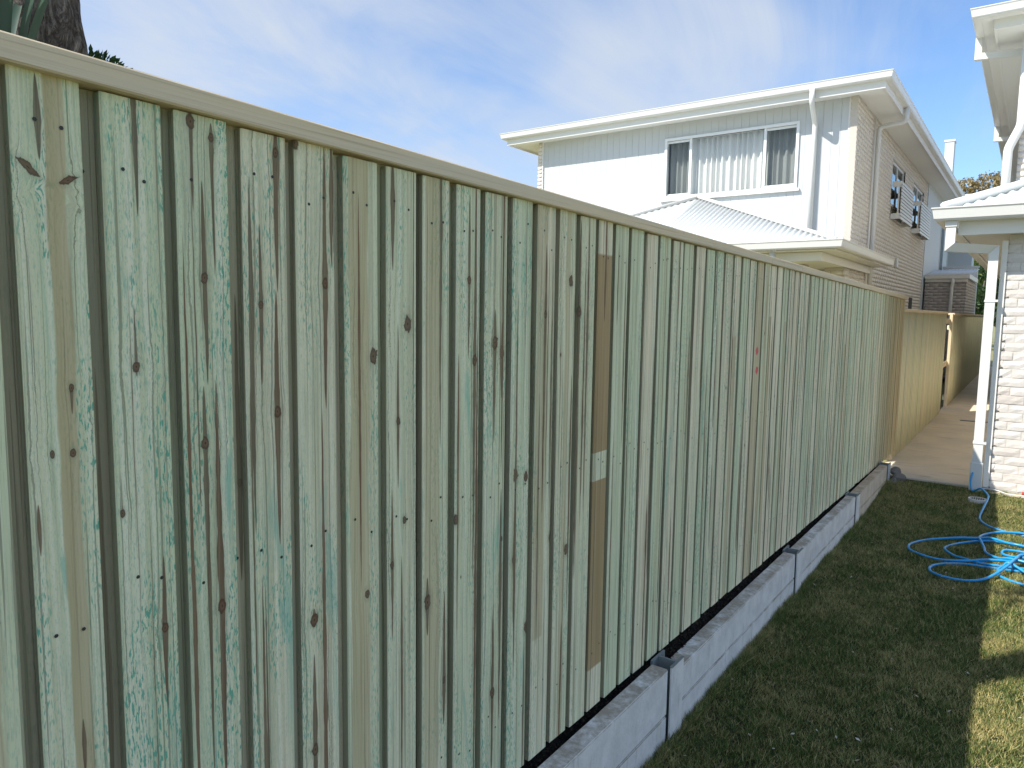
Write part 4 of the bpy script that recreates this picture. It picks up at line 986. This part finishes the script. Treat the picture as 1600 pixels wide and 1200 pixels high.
# ------------------------------------------------------------------ hose, grate, cable
ZH = .022
HP = [(-.385, 8.42, .30), (-.40, 8.34, .20), (-.375, 8.24, .115), (-.307, 8.16, .095), (-.247, 8.05, ZH + .055), (-.236, 7.97, ZH + .04), (-.257, 7.733, ZH + .02), (-.274, 7.545, ZH), (-.253, 7.394, ZH), (-.185, 7.257, ZH), (-.063, 7.187, ZH), (.054, 7.162, ZH), (.30, 7.05, ZH), (.55, 6.8, ZH), (.5, 6.62, ZH),
      (.06, 6.617, .075), (-.049, 6.657, .07), (-.163, 6.738, .06), (-.248, 6.725, .045), (-.362, 6.689, .04), (-.474, 6.614, .03), (-.582, 6.501, ZH), (-.655, 6.348, ZH), (-.671, 6.217, ZH), (-.643, 6.112, ZH), (-.562, 6.053, ZH), (-.449, 6.024, ZH), (-.291, 6.067, .035), (-.164, 6.145, .05), (-.038, 6.2, .06), (.063, 6.256, .06), (.35, 6.4, .05), (.6, 6.6, .04), (.55, 6.9, .03), (.3, 6.85, .03),
      (.058, 6.78, .03), (-.081, 6.79, .03), (-.193, 6.735, .03), (-.302, 6.645, .026), (-.39, 6.518, ZH), (-.436, 6.377, ZH), (-.43, 6.305, ZH), (-.366, 6.208, ZH), (-.296, 6.144, .03), (-.19, 6.10, .03), (0.0, 6.13, .04), (.3, 6.2, .04), (.62, 6.35, .03), (.6, 6.1, .03), (.3, 6.12, .03), (.0, 6.10, .025),
      (-.16, 6.055, .022), (-.238, 6.045, ZH), (-.315, 6.016, ZH), (-.413, 5.926, ZH), (-.469, 5.838, ZH), (-.482, 5.762, ZH), (-.455, 5.698, ZH), (-.374, 5.658, ZH), (-.263, 5.654, ZH), (-.169, 5.718, .03), (-.101, 5.841, .045), (-.037, 6.015, .07), (.013, 6.22, .085), (.062, 6.36, .08), (.3, 6.6, .06), (.45, 6.9, .04), (.35, 7.12, .03), (.1, 7.16, .04),
      (-.004, 7.145, .04), (-.119, 7.08, .035), (-.203, 6.965, .03), (-.239, 6.829, .03), (-.23, 6.699, .05), (-.195, 6.568, .03), (-.172, 6.434, .03), (-.092, 6.305, .04), (-.013, 6.241, .07), (.2, 6.2, .06), (.4, 6.3, .05), (.35, 6.5, .04), (.1, 6.56, .04),
      (-.047, 6.56, .04), (-.075, 6.473, .035), (-.026, 6.38, .045), (.1, 6.3, .07), (.35, 6.15, .05), (.5, 6.0, .03), (.3, 5.95, .03), (.1, 6.05, .03),
      (-.02, 6.13, .07), (-.06, 6.10, .04), (-.083, 6.03, .03), (-.075, 5.92, ZH), (-.045, 5.865, ZH), (.0, 5.818, ZH), (.068, 5.787, ZH), (.3, 5.7, ZH), (.6, 5.75, ZH)]
HP = [(x, y, z + (lawn_z(x, y) if y < 8.2 else 0) - .008) for x, y, z in HP]
tag(MB().tube(smooth_path(HP, 7), .0095, 10).build('garden_hose', HOSE, None, True), 'tangled bright blue garden hose lying in loops on the grass', 'hose')
gr = thing('drain_grate', (-.318, 8.02, .07), 'round white plastic drain grate set in the shaded grass by the hose', 'drain grate')
gz_ = lawn_z(-.318, 8.02) + .012
m = MB(); V = []; F = []; nn_ = 28
for k in range(nn_):
    a = 2 * math.pi * k / nn_
    for rr, zz in ((.078, -.02), (.078, .012), (.064, .012), (.064, -.02)): V.append((-.318 + rr * math.cos(a), 8.02 + rr * math.sin(a), gz_ + zz))
for k in range(nn_):
    for j in range(4): b = k * 4; c_ = ((k + 1) % nn_) * 4; F.append((b + j, b + (j + 1) % 4, c_ + (j + 1) % 4, c_ + j))
m.add(V, F).build('rim', GRATEM, gr)
for k in range(7):
    x = -.318 - .054 + k * .018; hh = math.sqrt(max(0, .0645 ** 2 - (x + .318) ** 2)); MB().box(x - .0016, x + .0016, 8.02 - hh, 8.02 + hh, gz_ + .0095, gz_ + .0115).build('slat', GRATEM, gr)
MB().add([(-.318 + .064 * math.cos(k * .2244), 8.02 + .064 * math.sin(k * .2244), gz_ + .009) for k in range(28)], [tuple(range(28))]).build('sump', DARK, gr)
cp = smooth_path([(-.31, 8.40, .11), (-.2, 8.36, .12), (-.08, 8.33, .10), (.05, 8.34, .10), (.14, 8.36, .10)], 6)
tag(MB().tube(cp, .005, 8).build('cable', GRATEM, None, True), 'thin white cable lying along the foot of the cream brick wall', 'cable')
rc = thing('hose_connector', (.045, 8.38, .1), 'small red tap connector on the ground below the cream bricks', 'connector')
MB().tube([(.02, 8.385, .115), (.07, 8.38, .115)], .017, 12).build('body', RED, rc, True)
MB().tube([(.07, 8.38, .115), (.10, 8.378, .115)], .011, 12).build('nozzle', DARK, rc, True)

g = np.random.default_rng(31); nf = 260
fx = g.uniform(-1.1, .9, nf); fy = 1.7 + 6.6 * g.random(nf) ** 1.3; fz = np.array([lawn_z(a, b) for a, b in zip(fx, fy)]) + g.uniform(.012, .024, nf)
fa = g.uniform(0, 6.283, nf); fl = g.uniform(.004, .013, nf); fw = fl * g.uniform(.3, .6, nf); ti = g.uniform(-.5, .5, nf)
P = np.stack([fx, fy, fz], 1); D1 = np.stack([np.cos(fa) * fl, np.sin(fa) * fl, ti * fl], 1); D2 = np.stack([-np.sin(fa) * fw, np.cos(fa) * fw, 0 * fw], 1)
FV = np.stack([P - D1, P - D2, P + D1, P + D2], 1).reshape(-1, 3)
LITTER = brick_mat('dry_leaf_fleck', ((.42, .34, .20), (.62, .58, .50), (.25, .17, .09)), True, .0005)
tag(tri_mesh('leaf_litter', FV, np.arange(nf * 4).reshape(-1, 4), LITTER), 'small dry leaf flecks scattered over the shaded lawn', 'leaf litter', None, 'stuff')
